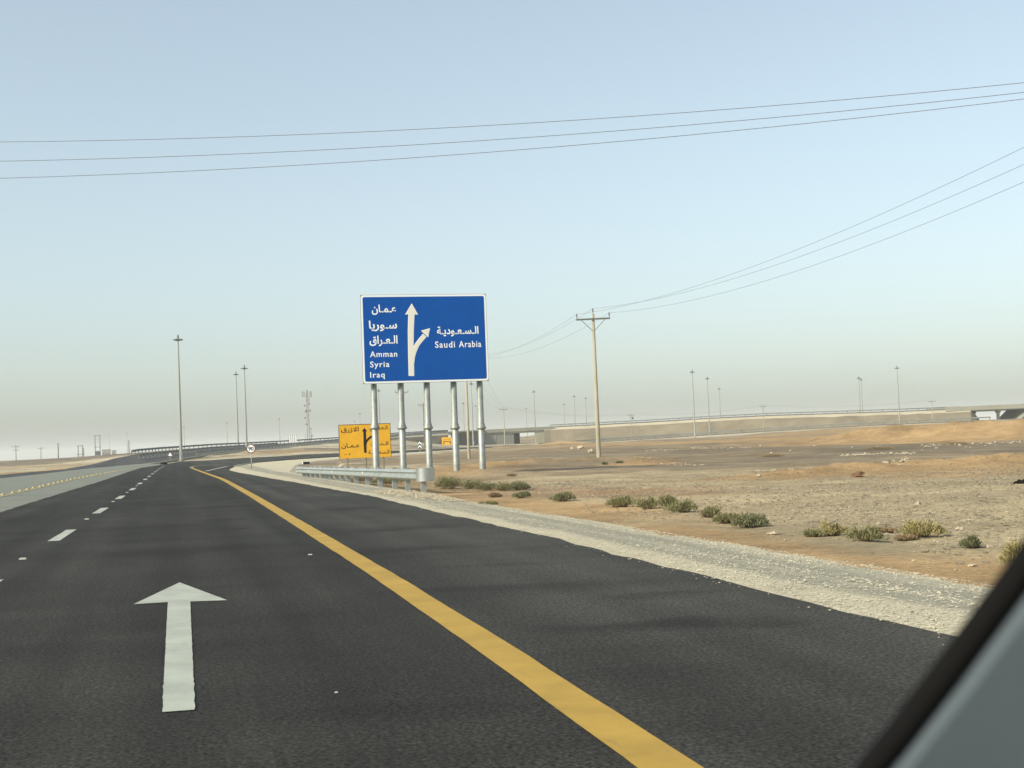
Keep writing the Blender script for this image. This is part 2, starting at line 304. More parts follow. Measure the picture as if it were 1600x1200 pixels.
HW = [  # px, near y, near D, far y, far D : the highway climbing from the left over the bridge to the right
 (-420, 790, 48, 776, 53), (-200, 766, 70, 756.5, 76), (0, 750, 95, 742, 103), (100, 738.5, 130, 733, 140), (142, 732, 150, 726, 162), (180, 728, 168, 716, 190),
 (217, 725, 178, 709, 215), (250, 721, 195, 705.5, 240), (280, 716, 215, 703, 262), (330, 709, 250, 699, 290), (400, 702.5, 300, 695.3, 330),
 (450, 697.8, 330, 692.3, 362), (500, 692.6, 360, 688.9, 385), (530, 690, 380, 686.8, 405), (575, 686.0, 405, 683, 430), (620, 682, 430, 679.5, 455), (700, 676.5, 462, 675, 487),
 (760, 673, 478, 671.6, 503), (800, 671, 482, 669.6, 507), (860, 668, 488, 666.5, 513), (1000, 661, 485, 659.5, 510), (1100, 655, 478, 653.6, 503), (1200, 650, 470, 648.6, 495), (1300, 647, 462, 645.7, 487),
 (1400, 643.7, 455, 642.3, 480), (1500, 639.8, 452, 638.5, 477), (1600, 635.5, 450, 634.2, 475), (1800, 627, 448, 625.7, 473), (2100, 614, 446, 612.7, 471)]
HN = np.array([P(x, a, b) for x, a, b, c, d in HW]); HF = np.array([P(x, c, d) for x, a, b, c, d in HW])
SR = [(842, 697.6, 392, 696.6, 404), (868, 695.8, 398, 694.9, 409), (950, 690.2, 400, 689.3, 411), (1060, 683.4, 398, 682.5, 409), (1150, 677.6, 390, 676.7, 401), (1250, 671.5, 380, 670.7, 391),
      (1350, 666.0, 368, 665.2, 379), (1450, 661.4, 352, 660.6, 363), (1600, 655.3, 335, 654.5, 346), (1800, 648, 320, 647.2, 331)]
SN = np.array([P(x, a, b) for x, a, b, c, d in SR]); SF = np.array([P(x, c, d) for x, a, b, c, d in SR])

# ------------------------------------------------------------------ desert ground (height field + soil colours)
ctrl = []
for X in (8, 12, 18, 28, 45, 70):
    for Y in (-40, -10, 5, 20, 35, 50, 65): ctrl.append((X, Y, -0.32 if X < 9 else -0.38))
for X in (-14, -20, -40, -80):
    for Y in (-40, 0, 30, 60): ctrl.append((X, Y, -0.35))
for a in [(937, 720.5, 85), (733, 716.5, 125), (1500, 692, 110), (1200, 702, 100), (1600, 687, 112), (850, 712, 110), (665, 708, 275), (790, 697, 356), (988, 690.5, 440), (1087, 684.5, 393),
          (1195, 678.5, 425), (620, 702, 400), (700, 698.5, 455), (1060, 684.5, 385), (1350, 667, 358), (1600, 656, 322), (1800, 652, 300), (900, 697, 330), (1000, 693, 300), (1200, 684, 250), (1400, 676, 220), (1700, 662, 250),
          (26, 732, 440), (66, 730, 512), (91.5, 730, 430), (124, 724, 500), (156, 716, 560), (0, 738, 118), (-200, 752, 90), (60, 733.5, 170), (110, 729, 200),
          (458, 701, 280), (300, 719.5, 212), (250, 722, 190), (380, 714.5, 195), (430, 711, 205), (520, 700, 300), (560, 697, 330), (500, 706.5, 210), (560, 705, 225), (640, 700.5, 262), (690, 700, 300), (385, 712, 230), (340, 713.5, 225),
          (470, 726, 130), (520, 721, 128), (560, 719, 130), (620, 716, 140), (690, 712, 160), (500, 736, 85), (600, 735, 78), (740, 733, 75)]:
    p = P(*a); ctrl.append(tuple(p))
for p in HN[2:15]: ctrl.append((p[0], p[1], p[2]-0.12))
for p in HF[2:15]: ctrl.append((p[0], p[1], p[2]-0.12))
for p in SN: ctrl.append((p[0], p[1], p[2]-0.12))
for p in SF: ctrl.append((p[0], p[1], p[2]-0.12))
for p in ROADL[249:]: ctrl.append((p[0], p[1], p[2]-0.14))
for p in ROADR[252:]: ctrl.append((p[0], p[1], p[2]-0.14))
for p in GRO[250:]: ctrl.append((p[0], p[1], p[2]-0.03))
for az in range(-40, 80, 10):
    for r, z in ((700, -0.9), (1100, -1.2), (2500, -1.0), (6500, 0.2)):
        ctrl.append((r*math.sin(math.radians(az)), r*math.cos(math.radians(az)), z))
ctrl = np.array(ctrl)
def warp(x, y):
    r = np.sqrt(x*x+y*y)+25; a = np.arctan2(x, y+25); return a*3.2, np.log(r)*2.0
CW = np.stack(warp(ctrl[:, 0], ctrl[:, 1]), 1)

def vnoise(x, y, seed=0):                                     # smooth value noise, vectorised
    xi = np.floor(x).astype(np.int64); yi = np.floor(y).astype(np.int64); fx = x-xi; fy = y-yi
    fx = fx*fx*(3-2*fx); fy = fy*fy*(3-2*fy)
    def h(a, b):
        n = (a*374761393+b*668265263+seed*974634721) & 0xffffffff; n = ((n ^ (n >> 13))*1274126177) & 0xffffffff
        return ((n ^ (n >> 16)) & 0xffff)/65535.0
    return (h(xi, yi)*(1-fx)+h(xi+1, yi)*fx)*(1-fy)+(h(xi, yi+1)*(1-fx)+h(xi+1, yi+1)*fx)*fy-0.5
def fbm(x, y, seed=0, o=4):
    s = 0; a = 1.0
    for i in range(o): s = s+a*vnoise(x*2**i, y*2**i, seed+i); a *= 0.5
    return s
# spoil heaps and ridges: px, py (foot), depth, length across, depth along the view, height
mounds = []
def mound(px_, py_, D, lx, ly, h, rot=0.0): p = P(px_, py_, D); mounds.append((p[0], p[1], lx, ly, h, rot))
mound(1290, 742, 47, 2.2, 1.3, 0.20, -0.3); mound(1350, 740, 47, 1.8, 1.2, 0.15, -0.3); mound(1450, 733, 49, 2.6, 1.2, 0.18, -0.3); mound(1560, 729, 49, 2.2, 1.2, 0.2, -0.3); mound(1650, 726, 49, 2.2, 1.2, 0.2, -0.3); mound(1230, 745, 46, 1.2, 1.0, 0.12, -0.3)
mound(905, 716, 84, 3.0, 2.0, 0.30, -0.2); mound(860, 722, 78, 4.0, 2.0, 0.25, -0.2); mound(1010, 719, 76, 2.2, 1.6, 0.22, -0.2); mound(960, 722, 76, 3, 1.6, 0.2, -0.2); mound(790, 726, 76, 4, 2, 0.22, -0.2); mound(745, 738, 63, 2.2, 1.2, 0.22, -0.2)
for (a, b, c, d, e, f_) in [(1300, 684, 128, 5, 6, 0.7), (1360, 682, 126, 5, 5, 1.25), (1430, 680, 124, 5, 5, 1.55), (1500, 679, 122, 5, 5, 1.45), (1570, 677, 120, 5, 5, 1.45), (1650, 676, 118, 6, 5, 1.6), (1740, 673, 116, 7, 5, 1.5), (1840, 670, 116, 8, 5, 1.6)]: mound(a, b, c, d, e, f_, -0.25)
mounds[-8:] = [(m[0], m[1], m[2], m[3], h, m[5]) for m, h in zip(mounds[-8:], (0.40, 0.62, 0.85, 0.62, 0.60, 0.62, 0.7, 0.7))]
mound(873, 695, 300, 7, 6, 0.9); mound(905, 694, 305, 6, 6, 0.5); mound(760, 699, 270, 12, 8, 0.6)
mound(822, 690, 690, 40, 30, 2.3); mound(880, 690, 720, 60, 30, 3.2)

def strips_for_carve():
    L = []
    def quads(A, B, dz):
        for i in range(0, len(A)-1): L.append((A[i], A[i+1], B[i+1], B[i], dz))
    k = list(range(0, 249, 12))+list(range(249, len(ROADL)))
    quads([ROADL[i] for i in k], [ROADR[i] for i in k], 0.12)
    quads([ROADR[i] for i in k], [GRO[i]+np.array([-0.0, 0, 0]) for i in k], 0.10)
    k = list(range(0, 249, 12))+list(range(249, len(AP_IN)))
    quads([AP_IN[i] for i in k], [AP_OUT[i] for i in k], 0.12)
    quads(HN, HF, 0.25); quads(SN, SF, 0.15)
    return L
CARVE = strips_for_carve()
def terr(x, y, rough=True):
    x = np.atleast_1d(np.asarray(x, float)); y = np.atleast_1d(np.asarray(y, float)); z = np.zeros_like(x)
    for s in range(0, len(x), 20000):
        a, b = warp(x[s:s+20000], y[s:s+20000])
        d2 = (a[:, None]-CW[None, :, 0])**2+(b[:, None]-CW[None, :, 1])**2
        w = 1/(d2+0.0004)**1.6; z[s:s+20000] = (w*ctrl[None, :, 2]).sum(1)/w.sum(1)
    for mx_, my_, lx, ly, h, rot in mounds:
        c, q = math.cos(YAW-rot*0), math.sin(YAW-rot*0)
        u = (x-mx_)*c-(y-my_)*q; v = (x-mx_)*q+(y-my_)*c
        g = np.exp(-((u/lx)**2+(v/ly)**2)); z = z+h*g*(1+(0.5*fbm(x/1.1, y/1.1, 5)+0.55*fbm(x/0.8, y/0.8, 6, 3))*min(1, 0.5/h))
    r = np.sqrt(x*x+y*y)
    off = np.clip((x-7.4)/2.0, 0, 1)+np.clip((-12.5-x)/3.0, 0, 1)+np.clip((y-150)/60, 0, 1); off = np.clip(off, 0, 1)
    if rough:
        z = z+off*(0.05*fbm(x/1.1, y/1.1, 1)*np.clip(120/(r+1), 0, 1)+0.16*fbm(x/9, y/9, 2)*np.clip(r/25, 0.2, 1)+np.clip((r-60)/100, 0, 1)*0.35*fbm(x/28, y/28, 3))
        z = z+off*np.clip((r-700)/600, 0, 1)*2.0*fbm(x/220, y/220, 4)
    for a, b, c, d, dz in CARVE:
        xs = [a[0], b[0], c[0], d[0]]; ys = [a[1], b[1], c[1], d[1]]; zz = min(a[2], b[2], c[2], d[2])
        mg = 0.0 if max(ys) < 90 else 4.0
        idx = np.where((x > min(xs)-mg) & (x < max(xs)+mg) & (y > min(ys)-mg) & (y < max(ys)+mg))[0]
        if len(idx) == 0: continue
        px_, py_ = x[idx], y[idx]; ins = np.ones(len(idx), bool)
        q = [a, b, c, d]; area = sum(q[i][0]*q[(i+1) % 4][1]-q[(i+1) % 4][0]*q[i][1] for i in range(4)); sg = 1 if area > 0 else -1
        for i in range(4):
            e = q[(i+1) % 4]-q[i]; le = math.hypot(e[0], e[1])
            if le < 1e-6: continue
            ins &= sg*((e[0]*(py_-q[i][1])-e[1]*(px_-q[i][0]))/le) > -mg
        if not ins.any(): continue
        # plane through the quad's corners (least squares)
        A_ = np.array([[p[0], p[1], 1] for p in q]); co, *_ = np.linalg.lstsq(A_, np.array([p[2] for p in q]), rcond=None)
        zz = np.clip(co[0]*px_+co[1]*py_+co[2], min(p[2] for p in q), max(p[2] for p in q))-dz
        z[idx] = np.where(ins, np.minimum(z[idx], zz), z[idx])
    return z
def ground(x, y): return float(terr(x, y)[0])

def axis(segs):
    out = [segs[0][0]]
    for a, b, st in segs: out += list(np.linspace(a, b, max(1, int(round((b-a)/st)))+1)[1:])
    return np.array(out)
gx = axis([(-4000, -800, 400), (-800, -120, 40), (-120, -30, 5), (-30, -14, 1.0), (-14, 6.4, 1.7), (6.4, 24, 0.22), (24, 45, 0.5), (45, 90, 1.5), (90, 340, 4), (340, 800, 40), (800, 5000, 500)])
gy = axis([(-120, 4, 8), (4, 24, 0.22), (24, 60, 0.35), (60, 130, 0.8), (130, 480, 3), (480, 900, 12), (900, 2000, 60), (2000, 7000, 500)])
XX, YY = np.meshgrid(gx, gy); xf, yf = XX.ravel(), YY.ravel(); zf = terr(xf, yf)
nx, ny = len(gx), len(gy)
idx = (np.arange(ny-1)[:, None]*nx+np.arange(nx-1)[None, :]).ravel()
faces = np.stack([idx, idx+1, idx+nx+1, idx+nx], 1)
me = bpy.data.meshes.new('desert'); me.vertices.add(len(xf)); me.vertices.foreach_set('co', np.stack([xf, yf, zf], 1).ravel())
me.loops.add(faces.size); me.loops.foreach_set('vertex_index', faces.ravel().astype(np.int32))
me.polygons.add(len(faces)); me.polygons.foreach_set('loop_start', (np.arange(len(faces))*4).astype(np.int32)); me.polygons.foreach_set('loop_total', np.full(len(faces), 4, np.int32))
me.polygons.foreach_set('use_smooth', [True]*len(faces)); me.update(); me.validate()
SOIL = {'o': (0.325, 0.222, 0.112), 'r': (0.29, 0.19, 0.105), 'g': (0.345, 0.285, 0.175), 'd': (0.185, 0.15, 0.10), 'b': (0.23, 0.18, 0.115), 'p': (0.38, 0.335, 0.235), 'h': (0.18, 0.15, 0.112)}
sc = []                                                       # soil samples: pixel, depth, kind
for a in [(700, 770, 42, 'o'), (760, 790, 33, 'o'), (900, 800, 27, 'o'), (1050, 825, 21, 'o'), (1250, 860, 15, 'o'), (1450, 880, 12.5, 'o'), (1560, 900, 11, 'o'), (1350, 868, 14, 'o'), (1600, 870, 12.5, 'o'), (1150, 840, 18, 'o'), (830, 792, 30, 'o'),
          (880, 765, 41, 'r'), (950, 773, 36, 'r'), (1000, 777, 33, 'g'), (820, 752, 50, 'g'), (900, 745, 55, 'g'), (1000, 750, 50, 'g'), (1100, 760, 42, 'g'), (1200, 780, 32, 'g'), (1300, 790, 27, 'g'), (1400, 800, 24, 'g'), (1500, 800, 23, 'g'), (1600, 820, 19, 'g'),
          (1200, 760, 42, 'g'), (1350, 765, 35, 'g'), (1500, 770, 31, 'g'), (1600, 775, 28, 'g'), (1100, 780, 33, 'g'), (1250, 820, 21, 'g'), (1450, 835, 18, 'g'), (1100, 745, 52, 'g'), (1550, 757, 35, 'g'), (1400, 757, 38, 'g'),
          (1180, 744, 48, 'o'), (1280, 738, 47, 'o'), (1350, 736, 47, 'o'), (1450, 730, 49, 'o'), (1560, 725, 49, 'o'), (1560, 745, 40, 'o'), (1480, 750, 40, 'o'), (1250, 748, 46, 'o'),
          (760, 728, 74, 'o'), (800, 725, 77, 'o'), (860, 720, 80, 'o'), (900, 714, 84, 'o'), (1010, 717, 76, 'o'), (960, 724, 74, 'o'), (700, 735, 66, 'o'), (650, 738, 64, 'o'),
          (1050, 730, 66, 'd'), (1000, 728, 70, 'd'), (1080, 722, 76, 'd'), (1180, 718, 74, 'd'), (1250, 712, 78, 'd'), (1350, 705, 80, 'd'), (1450, 700, 80, 'd'), (1550, 694, 82, 'd'), (1100, 715, 84, 'd'), (900, 729, 72, 'd'), (1150, 735, 60, 'd'), (1240, 726, 60, 'd'), (1330, 722, 58, 'd'), (1420, 718, 57, 'b'), (1520, 713, 56, 'd'), (1000, 734, 64, 'd'), (900, 737, 62, 'b'), (1100, 728, 66, 'd'), (850, 735, 66, 'b'), (1150, 722, 70, 'b'), (1200, 715, 74, 'd'), (1300, 716, 68, 'd'), (1400, 708, 72, 'd'), (1500, 700, 78, 'd'), (1600, 697, 76, 'd'), (1550, 708, 62, 'b'), (1450, 715, 60, 'd'), (1600, 712, 57, 'b'),
          (1100, 710, 90, 'b'), (1200, 700, 105, 'd'), (1300, 697, 100, 'd'), (1400, 693, 98, 'd'), (1500, 690, 98, 'd'), (1600, 687, 95, 'd'), (1000, 710, 95, 'd'), (950, 705, 120, 'd'), (1050, 700, 130, 'd'), (1150, 695, 140, 'b'),
          (1300, 680, 130, 'o'), (1400, 675, 126, 'o'), (1500, 670, 122, 'o'), (1600, 665, 118, 'o'), (1700, 660, 116, 'o'), (1260, 684, 140, 'o'), (1200, 684, 180, 'o'), (1100, 690, 200, 'o'),
          (850, 705, 150, 'b'), (780, 710, 140, 'b'), (700, 715, 130, 'b'), (800, 702, 220, 'o'), (870, 697, 290, 'o'), (930, 697, 250, 'd'), (1000, 694, 260, 'd'), (640, 720, 115, 'b'), (560, 722, 118, 'b'), (600, 726, 100, 'b'), (520, 730, 100, 'b'), (480, 724, 128, 'h'), (440, 728, 110, 'p'), (480, 742, 78, 'p'), (440, 735, 92, 'p'), (540, 745, 62, 'b'), (600, 750, 52, 'o'), (650, 712, 155, 'b'), (720, 705, 210, 'b'),
          (900, 693, 385, 'p'), (1000, 688, 385, 'p'), (1100, 682, 380, 'p'), (1200, 676, 370, 'p'), (1300, 671, 355, 'p'), (1000, 690, 350, 'b'), (1150, 683, 330, 'b'), (1300, 675, 300, 'o'), (880, 696, 340, 'b'),
          (300, 719, 212, 'p'), (250, 722, 190, 'p'), (340, 716, 215, 'p'), (380, 711, 225, 'b'), (430, 706, 250, 'o'), (480, 703, 270, 'h'), (520, 702, 280, 'h'), (560, 699, 310, 'p'), (420, 704, 285, 'p'), (500, 698, 330, 'p'), (350, 709.5, 245, 'p'), (620, 700, 330, 'h'), (660, 702, 300, 'b'), (430, 711, 200, 'p'), (530, 706, 205, 'p'), (640, 701, 245, 'p'),
          (0, 740, 112, 'p'), (60, 734, 160, 'p'), (110, 729, 195, 'p'), (60, 731, 230, 'h'), (110, 726, 260, 'h'), (160, 720, 260, 'h'), (150, 724.5, 205, 'p'), (-100, 745, 104, 'b'), (0, 733.5, 220, 'h'), (0, 736, 150, 'o'), (40, 734, 190, 'o'), (0, 731, 330, 'h'), (60, 728, 400, 'h'), (120, 723, 420, 'h'), (0, 726, 800, 'h'), (100, 720, 900, 'h'), (150, 715, 1500, 'h'), (200, 713, 1500, 'h'), (-100, 735, 300, 'h'), (0, 721, 3000, 'h'), (800, 690, 700, 'b'), (1400, 665, 900, 'b')]:
    p = P(a[0], a[1], a[2]); sc.append((p[0], p[1], a[3]))
for Y in (-40, -10, 0): sc += [(8, Y, 'o'), (14, Y, 'g'), (30, Y, 'g'), (-20, Y, 'b')]
sx = np.array([s[0] for s in sc]); sy = np.array([s[1] for s in sc]); scol = np.array([SOIL[s[2]] for s in sc])
SW = np.stack(warp(sx, sy), 1); colf = np.zeros((len(xf), 3))
wx = xf*(1+0.10*fbm(xf/5, yf/5, 31))+0.5*fbm(xf/1.5, yf/1.5, 33); wy = yf*(1+0.10*fbm(xf/6, yf/6, 32))+0.5*fbm(xf/1.7, yf/1.7, 34)
for s in range(0, len(xf), 20000):
    a, b = warp(wx[s:s+20000], wy[s:s+20000])
    w = 1/(0.55*(a[:, None]-SW[None, :, 0])**2+2.6*(b[:, None]-SW[None, :, 1])**2+0.0004)**2.2
    colf[s:s+20000] = (w @ scol)/w.sum(1)[:, None]
colf = np.clip(colf*(1+0.30*fbm(xf/3.0, yf/3.0, 41)[:, None])*(1+0.22*fbm(xf/0.7, yf/0.7, 45, 3)[:, None]), 0.02, 0.9)
at = me.color_attributes.new('soil', 'FLOAT_COLOR', 'POINT'); at.data.foreach_set('color', np.concatenate([colf, np.ones((len(xf), 1))], 1).ravel())
me.materials.append(M['desert'])
desert = link('desert', me); tag(desert, 'orange and grey stony desert plain beside the road', None, kind='structure')

# ------------------------------------------------------------------ roads
b = MB(); b.strip(ROADR, ROADL)
skirt = lambda A, off: [p+np.array(off) for p in A]
b.strip(skirt(ROADR, (0.03, 0, -0.10)), ROADR)
road = b.build('road', M['asphalt']); tag(road, 'dark asphalt road running ahead and bending right', kind='structure')
b = MB()
def gmid(i, t, dz): return ROADR[i]*(1-t)+GRO[i]*t+np.array([0, 0, dz])
n_g = len(GRO); rows = []
for t, dz in ((-0.05, -0.05), (0.02, -0.035), (0.25, 0.0), (0.5, 0.01), (0.75, 0.0), (1.0, 0.0)):
    rows.append([gmid(i, t, dz+0.012*fbm(np.array([i*0.4]), np.array([t*5]), 9)[0] - (0.03 if i > 248 else 0)) for i in range(n_g)])
rows.append([GRO[i]+(np.array([0.5, 0, -0.2]) if i < 250 else np.array([0.8, -0.8, -0.4])) for i in range(n_g)])
for q in range(len(rows)-1): b.strip(rows[q+1], rows[q])
gravel = b.build('gravel_shoulder', M['gravel'], smooth=True); tag(gravel, 'pale gravel shoulder along the right edge of the asphalt', kind='structure')
b = MB(); b.strip(skirt(AP_IN, (0.15, 0, -0.012)), skirt(AP_OUT, (0, 0, 0.0))); b.strip(skirt(AP_OUT, (0, 0, 0)), skirt(AP_OUT, (-0.6, 0, -0.5)))
apron = b.build('concrete_apron', M['concrete_apron']); tag(apron, 'pale concrete carriageway strip left of the asphalt', kind='structure')

# markings (children of the road and of the apron)
ZM = 0.005
def flat(name, pts, mat_, parent, z=ZM):
    b = MB(); b.add([(p[0], p[1], z if len(p) < 3 else p[2]+z) for p in pts], [tuple(range(len(pts)))]); o = b.build(name, mat_, parent)
    return o
def ribbon(name, pts, w, mat_, parent, z=ZM, jit=0.0):
    pts = [np.array(p, float) for p in pts]; A = []; B = []
    for i, p in enumerate(pts):
        t = pts[min(i+1, len(pts)-1)]-pts[max(i-1, 0)]; t[2] = 0; t /= np.linalg.norm(t); n = np.array([t[1], -t[0], 0])
        A.append(p+n*(w/2+rng.normal(0, jit))+np.array([0, 0, z])); B.append(p-n*(w/2+rng.normal(0, jit))+np.array([0, 0, z]))
    b = MB(); b.strip(A, B); return b.build(name, mat_, parent)
YL = [(-40, 1.62), (4.5, 1.72), (7.4, 1.80), (12.7, 1.88), (21, 1.94), (36, 2.03), (55, 2.08), (62, 2.05), (83, 1.72), (100, 1.5), (112, 1.36)]
ribbon('yellow_edge_line', [(lerp_tab(y, YL), y, 0) for y in np.arange(-40, 112.1, 0.4)], 0.225, M['yellow_paint'], road, jit=0.003)
ribbon('yellow_edge_line', [(1.36, 112.2, 0), (1.5, 118, 0), (1.8, 122, 0), (3.0, 127, 0), (5.0, 131, 0.01)], 0.3, M['yellow_faded'], road, z=0.012)
ribbon('edge_line', [(1.95, 86, 0), (3.0, 97, 0), (4.0, 107, 0), P(368, 728, 117.5), P(375, 726.3, 124), P(400, 722.8, 139)], 0.25, M['white_paint_far'], road, z=0.03)
DL = [(10, -1.84), (20, -1.75), (32, -1.62), (50, -1.46), (78, -1.37), (112, -1.22), (140, -0.9)]
y0 = 20.5 - 9.1*2
while y0 < 135:
    pts = [(lerp_tab(y, DL), y, 0) for y in (y0, y0+1.0, y0+2.0, y0+2.95)]
    if y0+2.9 < 135: ribbon('lane_dash', pts, 0.175, M['white_paint'], road, jit=0.004)
    y0 += 9.1
# straight-ahead arrow
def arrow_pts():
    L = [(-0.085, 6.48)]
    for y in np.arange(6.55, 11.15, 0.08): L.append((-0.085+0.005*(y-6.5)/4.6+rng.normal(0, 0.0022 if y < 7.4 else 0.0008), y))
    R = [(x_, y_) for x_, y_ in [(0.10, 11.15)]]
    for y in np.arange(11.1, 6.5, -0.08): R.append((0.065+0.033*(y-6.5)/4.6+rng.normal(0, 0.0018 if y < 7.4 else 0.0008), y))
    R.append((0.062, 6.47))
    return L+[(-0.08, 11.22), (-0.352, 11.23), (0.02, 12.86), (0.392, 11.07)]+R
ap = arrow_pts(); hd = ap.index((-0.08, 11.22))
b = MB(); k = hd+4
left = ap[:hd]; right = ap[k:][::-1]
n_ = min(len(left), len(right)); b.strip([(*left[i], ZM) for i in range(n_)], [(*right[i], ZM) for i in range(n_)])
b.add([(*left[n_-1], ZM), (*right[n_-1], ZM), (0.10, 11.15, ZM), (0.392, 11.07, ZM), (0.02, 12.86, ZM), (-0.352, 11.23, ZM), (-0.08, 11.22, ZM)], [(0, 1, 2, 6), (2, 3, 4), (2, 4, 6), (6, 4, 5)])
tag(b.build('straight_arrow', M['white_paint'], road), 'white painted arrow pointing straight ahead')
for p in []:
    q = G(*p); flat('far_arrow', [(q[0]-0.4, q[1]-2), (q[0]+0.4, q[1]-2), (q[0]+0.5, q[1]+1), (q[0], q[1]+3), (q[0]-0.5, q[1]+1)], M['white_paint_far'], road)
def stud_mesh(name, mat_):
    b = MB(); b.add([(-.06,-.055,0),(.06,-.055,0),(.06,.055,0),(-.06,.055,0),(-.045,-.03,.022),(.045,-.03,.022),(.045,.03,.022),(-.045,.03,.022)], [(4,5,6,7),(0,1,5,4),(1,2,6,5),(2,3,7,6),(3,0,4,7)])
    o = b.build(name, mat_, road); return o
st = stud_mesh('road_stud', M['white_paint_far'])
for i, (x_, y_) in enumerate([(-1.82, 17.1), (-1.68, 27.0), (-1.60, 36.6), (-1.49, 48.5), (-1.52, 45), (1.48, 15.2), (-1.45, 54), (0.75, 6.6)]):
    o = st if i == 0 else link('road_stud', st.data, road)
    o.location = (x_, y_, 0.003)
    o.scale = (0.75, 0.8, 0.8) if i not in (5, 7) else (0.4, 0.4, 0.5) if i == 5 else (0.14, 0.12, 0.3)
AY = [(-40, -5.9), (47, -5.75), (57, -5.65), (75, -5.5), (100, -4.75), (136, -3.3)]
ribbon('yellow_apron_line', [(lerp_tab(y, AY), y, -0.01) for y in np.arange(-40, 136, 2)], 0.28, M['yellow_faded'], apron, jit=0.015)
b = MB(); b.lathe([(0.0, 0.07), (0.03, 0.064), (0.058, 0.045), (0.078, 0.018), (0.085, 0.0)], 12)
sb0 = b.build('marker_stud', mat('marker_yellow', (0.36, 0.29, 0.13), 0.5), apron, smooth=True)
for i, y in enumerate(np.arange(38, 112, 2.3)):
    o = sb0 if i == 0 else link('marker_stud', sb0.data, apron); o.location = (lerp_tab(y, AY)-0.12+rng.normal(0, 0.03), y+rng.normal(0, 0.15), -0.008)

# highway: carriageway, verge, embankment
b = MB(); b.strip(HN, HF); highway = b.build('highway', M['asphalt_far']); tag(highway, 'highway carriageway climbing from the left onto the overpass', kind='structure')
def toward_cam(p, d):
    v = p[:2]-CAM[:2]; v = v/np.linalg.norm(v); return np.array([p[0]-v[0]*d, p[1]-v[1]*d, p[2]])
bridge_px = {(760, 860), (1500, 1600), (1600, 1800)}
V0 = []; V1 = []; T1 = []
def dens(A, k=6):
    out = []
    for i in range(len(A)-1):
        for j in range(k): out.append(A[i]*(1-j/k)+A[i+1]*j/k)
    out.append(A[-1]); return out
pxs = np.array([h[0] for h in HW], float)
HNd = dens(HN); HFd = dens(HF); pxd = np.array([float(v) for v in dens([np.array([q]) for q in pxs])])
segs = [(14, 0, 704), (0, 866, 1512), (0, 1640, 2100)]        # px ranges that stand on earth (between bridges)
def earth(x0, x1, name, label):
    I = [i for i in range(len(pxd)) if x0 <= pxd[i] <= x1]
    E0 = [HNd[i]+np.array([0, 0, -0.01]) for i in I]; E1 = []; E2 = []; E3 = []; Bk = []; Bt = []
    for i in I:
        p = HNd[i]; wv = np.interp(pxd[i], [500, 640], [1.2, 3.2]); dz = np.interp(pxd[i], [300, 640, 860], [0.15, 0.6, 0.95])*(1+0.3*fbm(np.array([pxd[i]/9]), np.array([0.]), 3)[0])
        q = toward_cam(p, wv); q[2] -= dz; E1.append(q)
        h = max(0.3, q[2]-ground(q[0], q[1])); m_ = toward_cam(q, h*0.9+0.2); m_[2] = q[2]-h*0.5+0.25*fbm(np.array([pxd[i]/6]), np.array([1.]), 4)[0]*min(1, h/3); E2.append(m_)
        t = toward_cam(q, h*1.8+0.5); t[2] = ground(t[0], t[1])-0.35; E3.append(t)
        f_ = HFd[i]; g = toward_cam(f_, -3); g[2] -= 0.4; Bk.append(g); g2 = toward_cam(f_, -16); g2[2] = -1.5; Bt.append(g2)
    b = MB(); b.strip(E1, E0, 1); b.strip(E2, E1, 0); b.strip(E3, E2, 0); b.strip([HFd[i]-np.array([0, 0, 0.01]) for i in I], Bk, 1); b.strip(Bk, Bt, 0)
    for e in (0, -1): b.add([E0[e], E1[e], E2[e], E3[e], Bt[e], Bk[e], HFd[I[e]]], [(0, 1, 2, 3, 4, 5, 6)], 0)
    if x1 == 1530:
        al = HNd[I[-1]]-HNd[I[-3]]; al[2] = 0; al /= np.linalg.norm(al); pr_ = [E3[-1], E2[-1], E1[-1], E0[-1], HFd[I[-1]], Bk[-1], Bt[-1]]; tp = []
        for p in pr_: q = p+al*max(0.5, (p[2]+0.2)*0.7); q[2] = -0.4; tp.append(q)
        b.strip(pr_, tp, 0)
    o = b.build(name, [M['embank'], M['verge']], smooth=False); tag(o, label, kind='structure'); return o
earth(142, 704, 'embankment', 'low sandy embankment under the climbing highway on the left')
earth(848, 1530, 'embankment', 'long brown embankment with a pale verge between the two bridges')
earth(1720, 2100, 'embankment', 'embankment beyond the right-hand bridge')
b = MB(); b.strip(dens(SN, 3), dens(SF, 3)); side_road = b.build('side_road', M['asphalt_far']); tag(side_road, 'side road along the foot of the embankment', kind='structure')
b = MB(); n1 = dens(SN, 3); b.strip([toward_cam(p, 4)+np.array([0, 0, -0.35]) for p in n1], [p+np.array([0, 0, -0.01]) for p in n1]); b.strip([toward_cam(p, 8)+np.array([0, 0, -1.0]) for p in n1], [toward_cam(p, 4)+np.array([0, 0, -0.35]) for p in n1])
o = b.build('road_verge', M['verge']); tag(o, 'pale sand verge in front of the side road', kind='structure')
b = MB(); f1 = dens(SF, 3); b.strip([p+np.array([0, 0, -0.01]) for p in f1], [toward_cam(p, -30)+np.array([0, 0, 0.2]) for p in f1]); o = b.build('road_bank', M['embank']); tag(o, 'soil bank between the side road and the embankment foot', kind='structure')

# ------------------------------------------------------------------ bridges
def sub(o, name, b, mat_, **k): return b.build(name, mat_, o, **k)
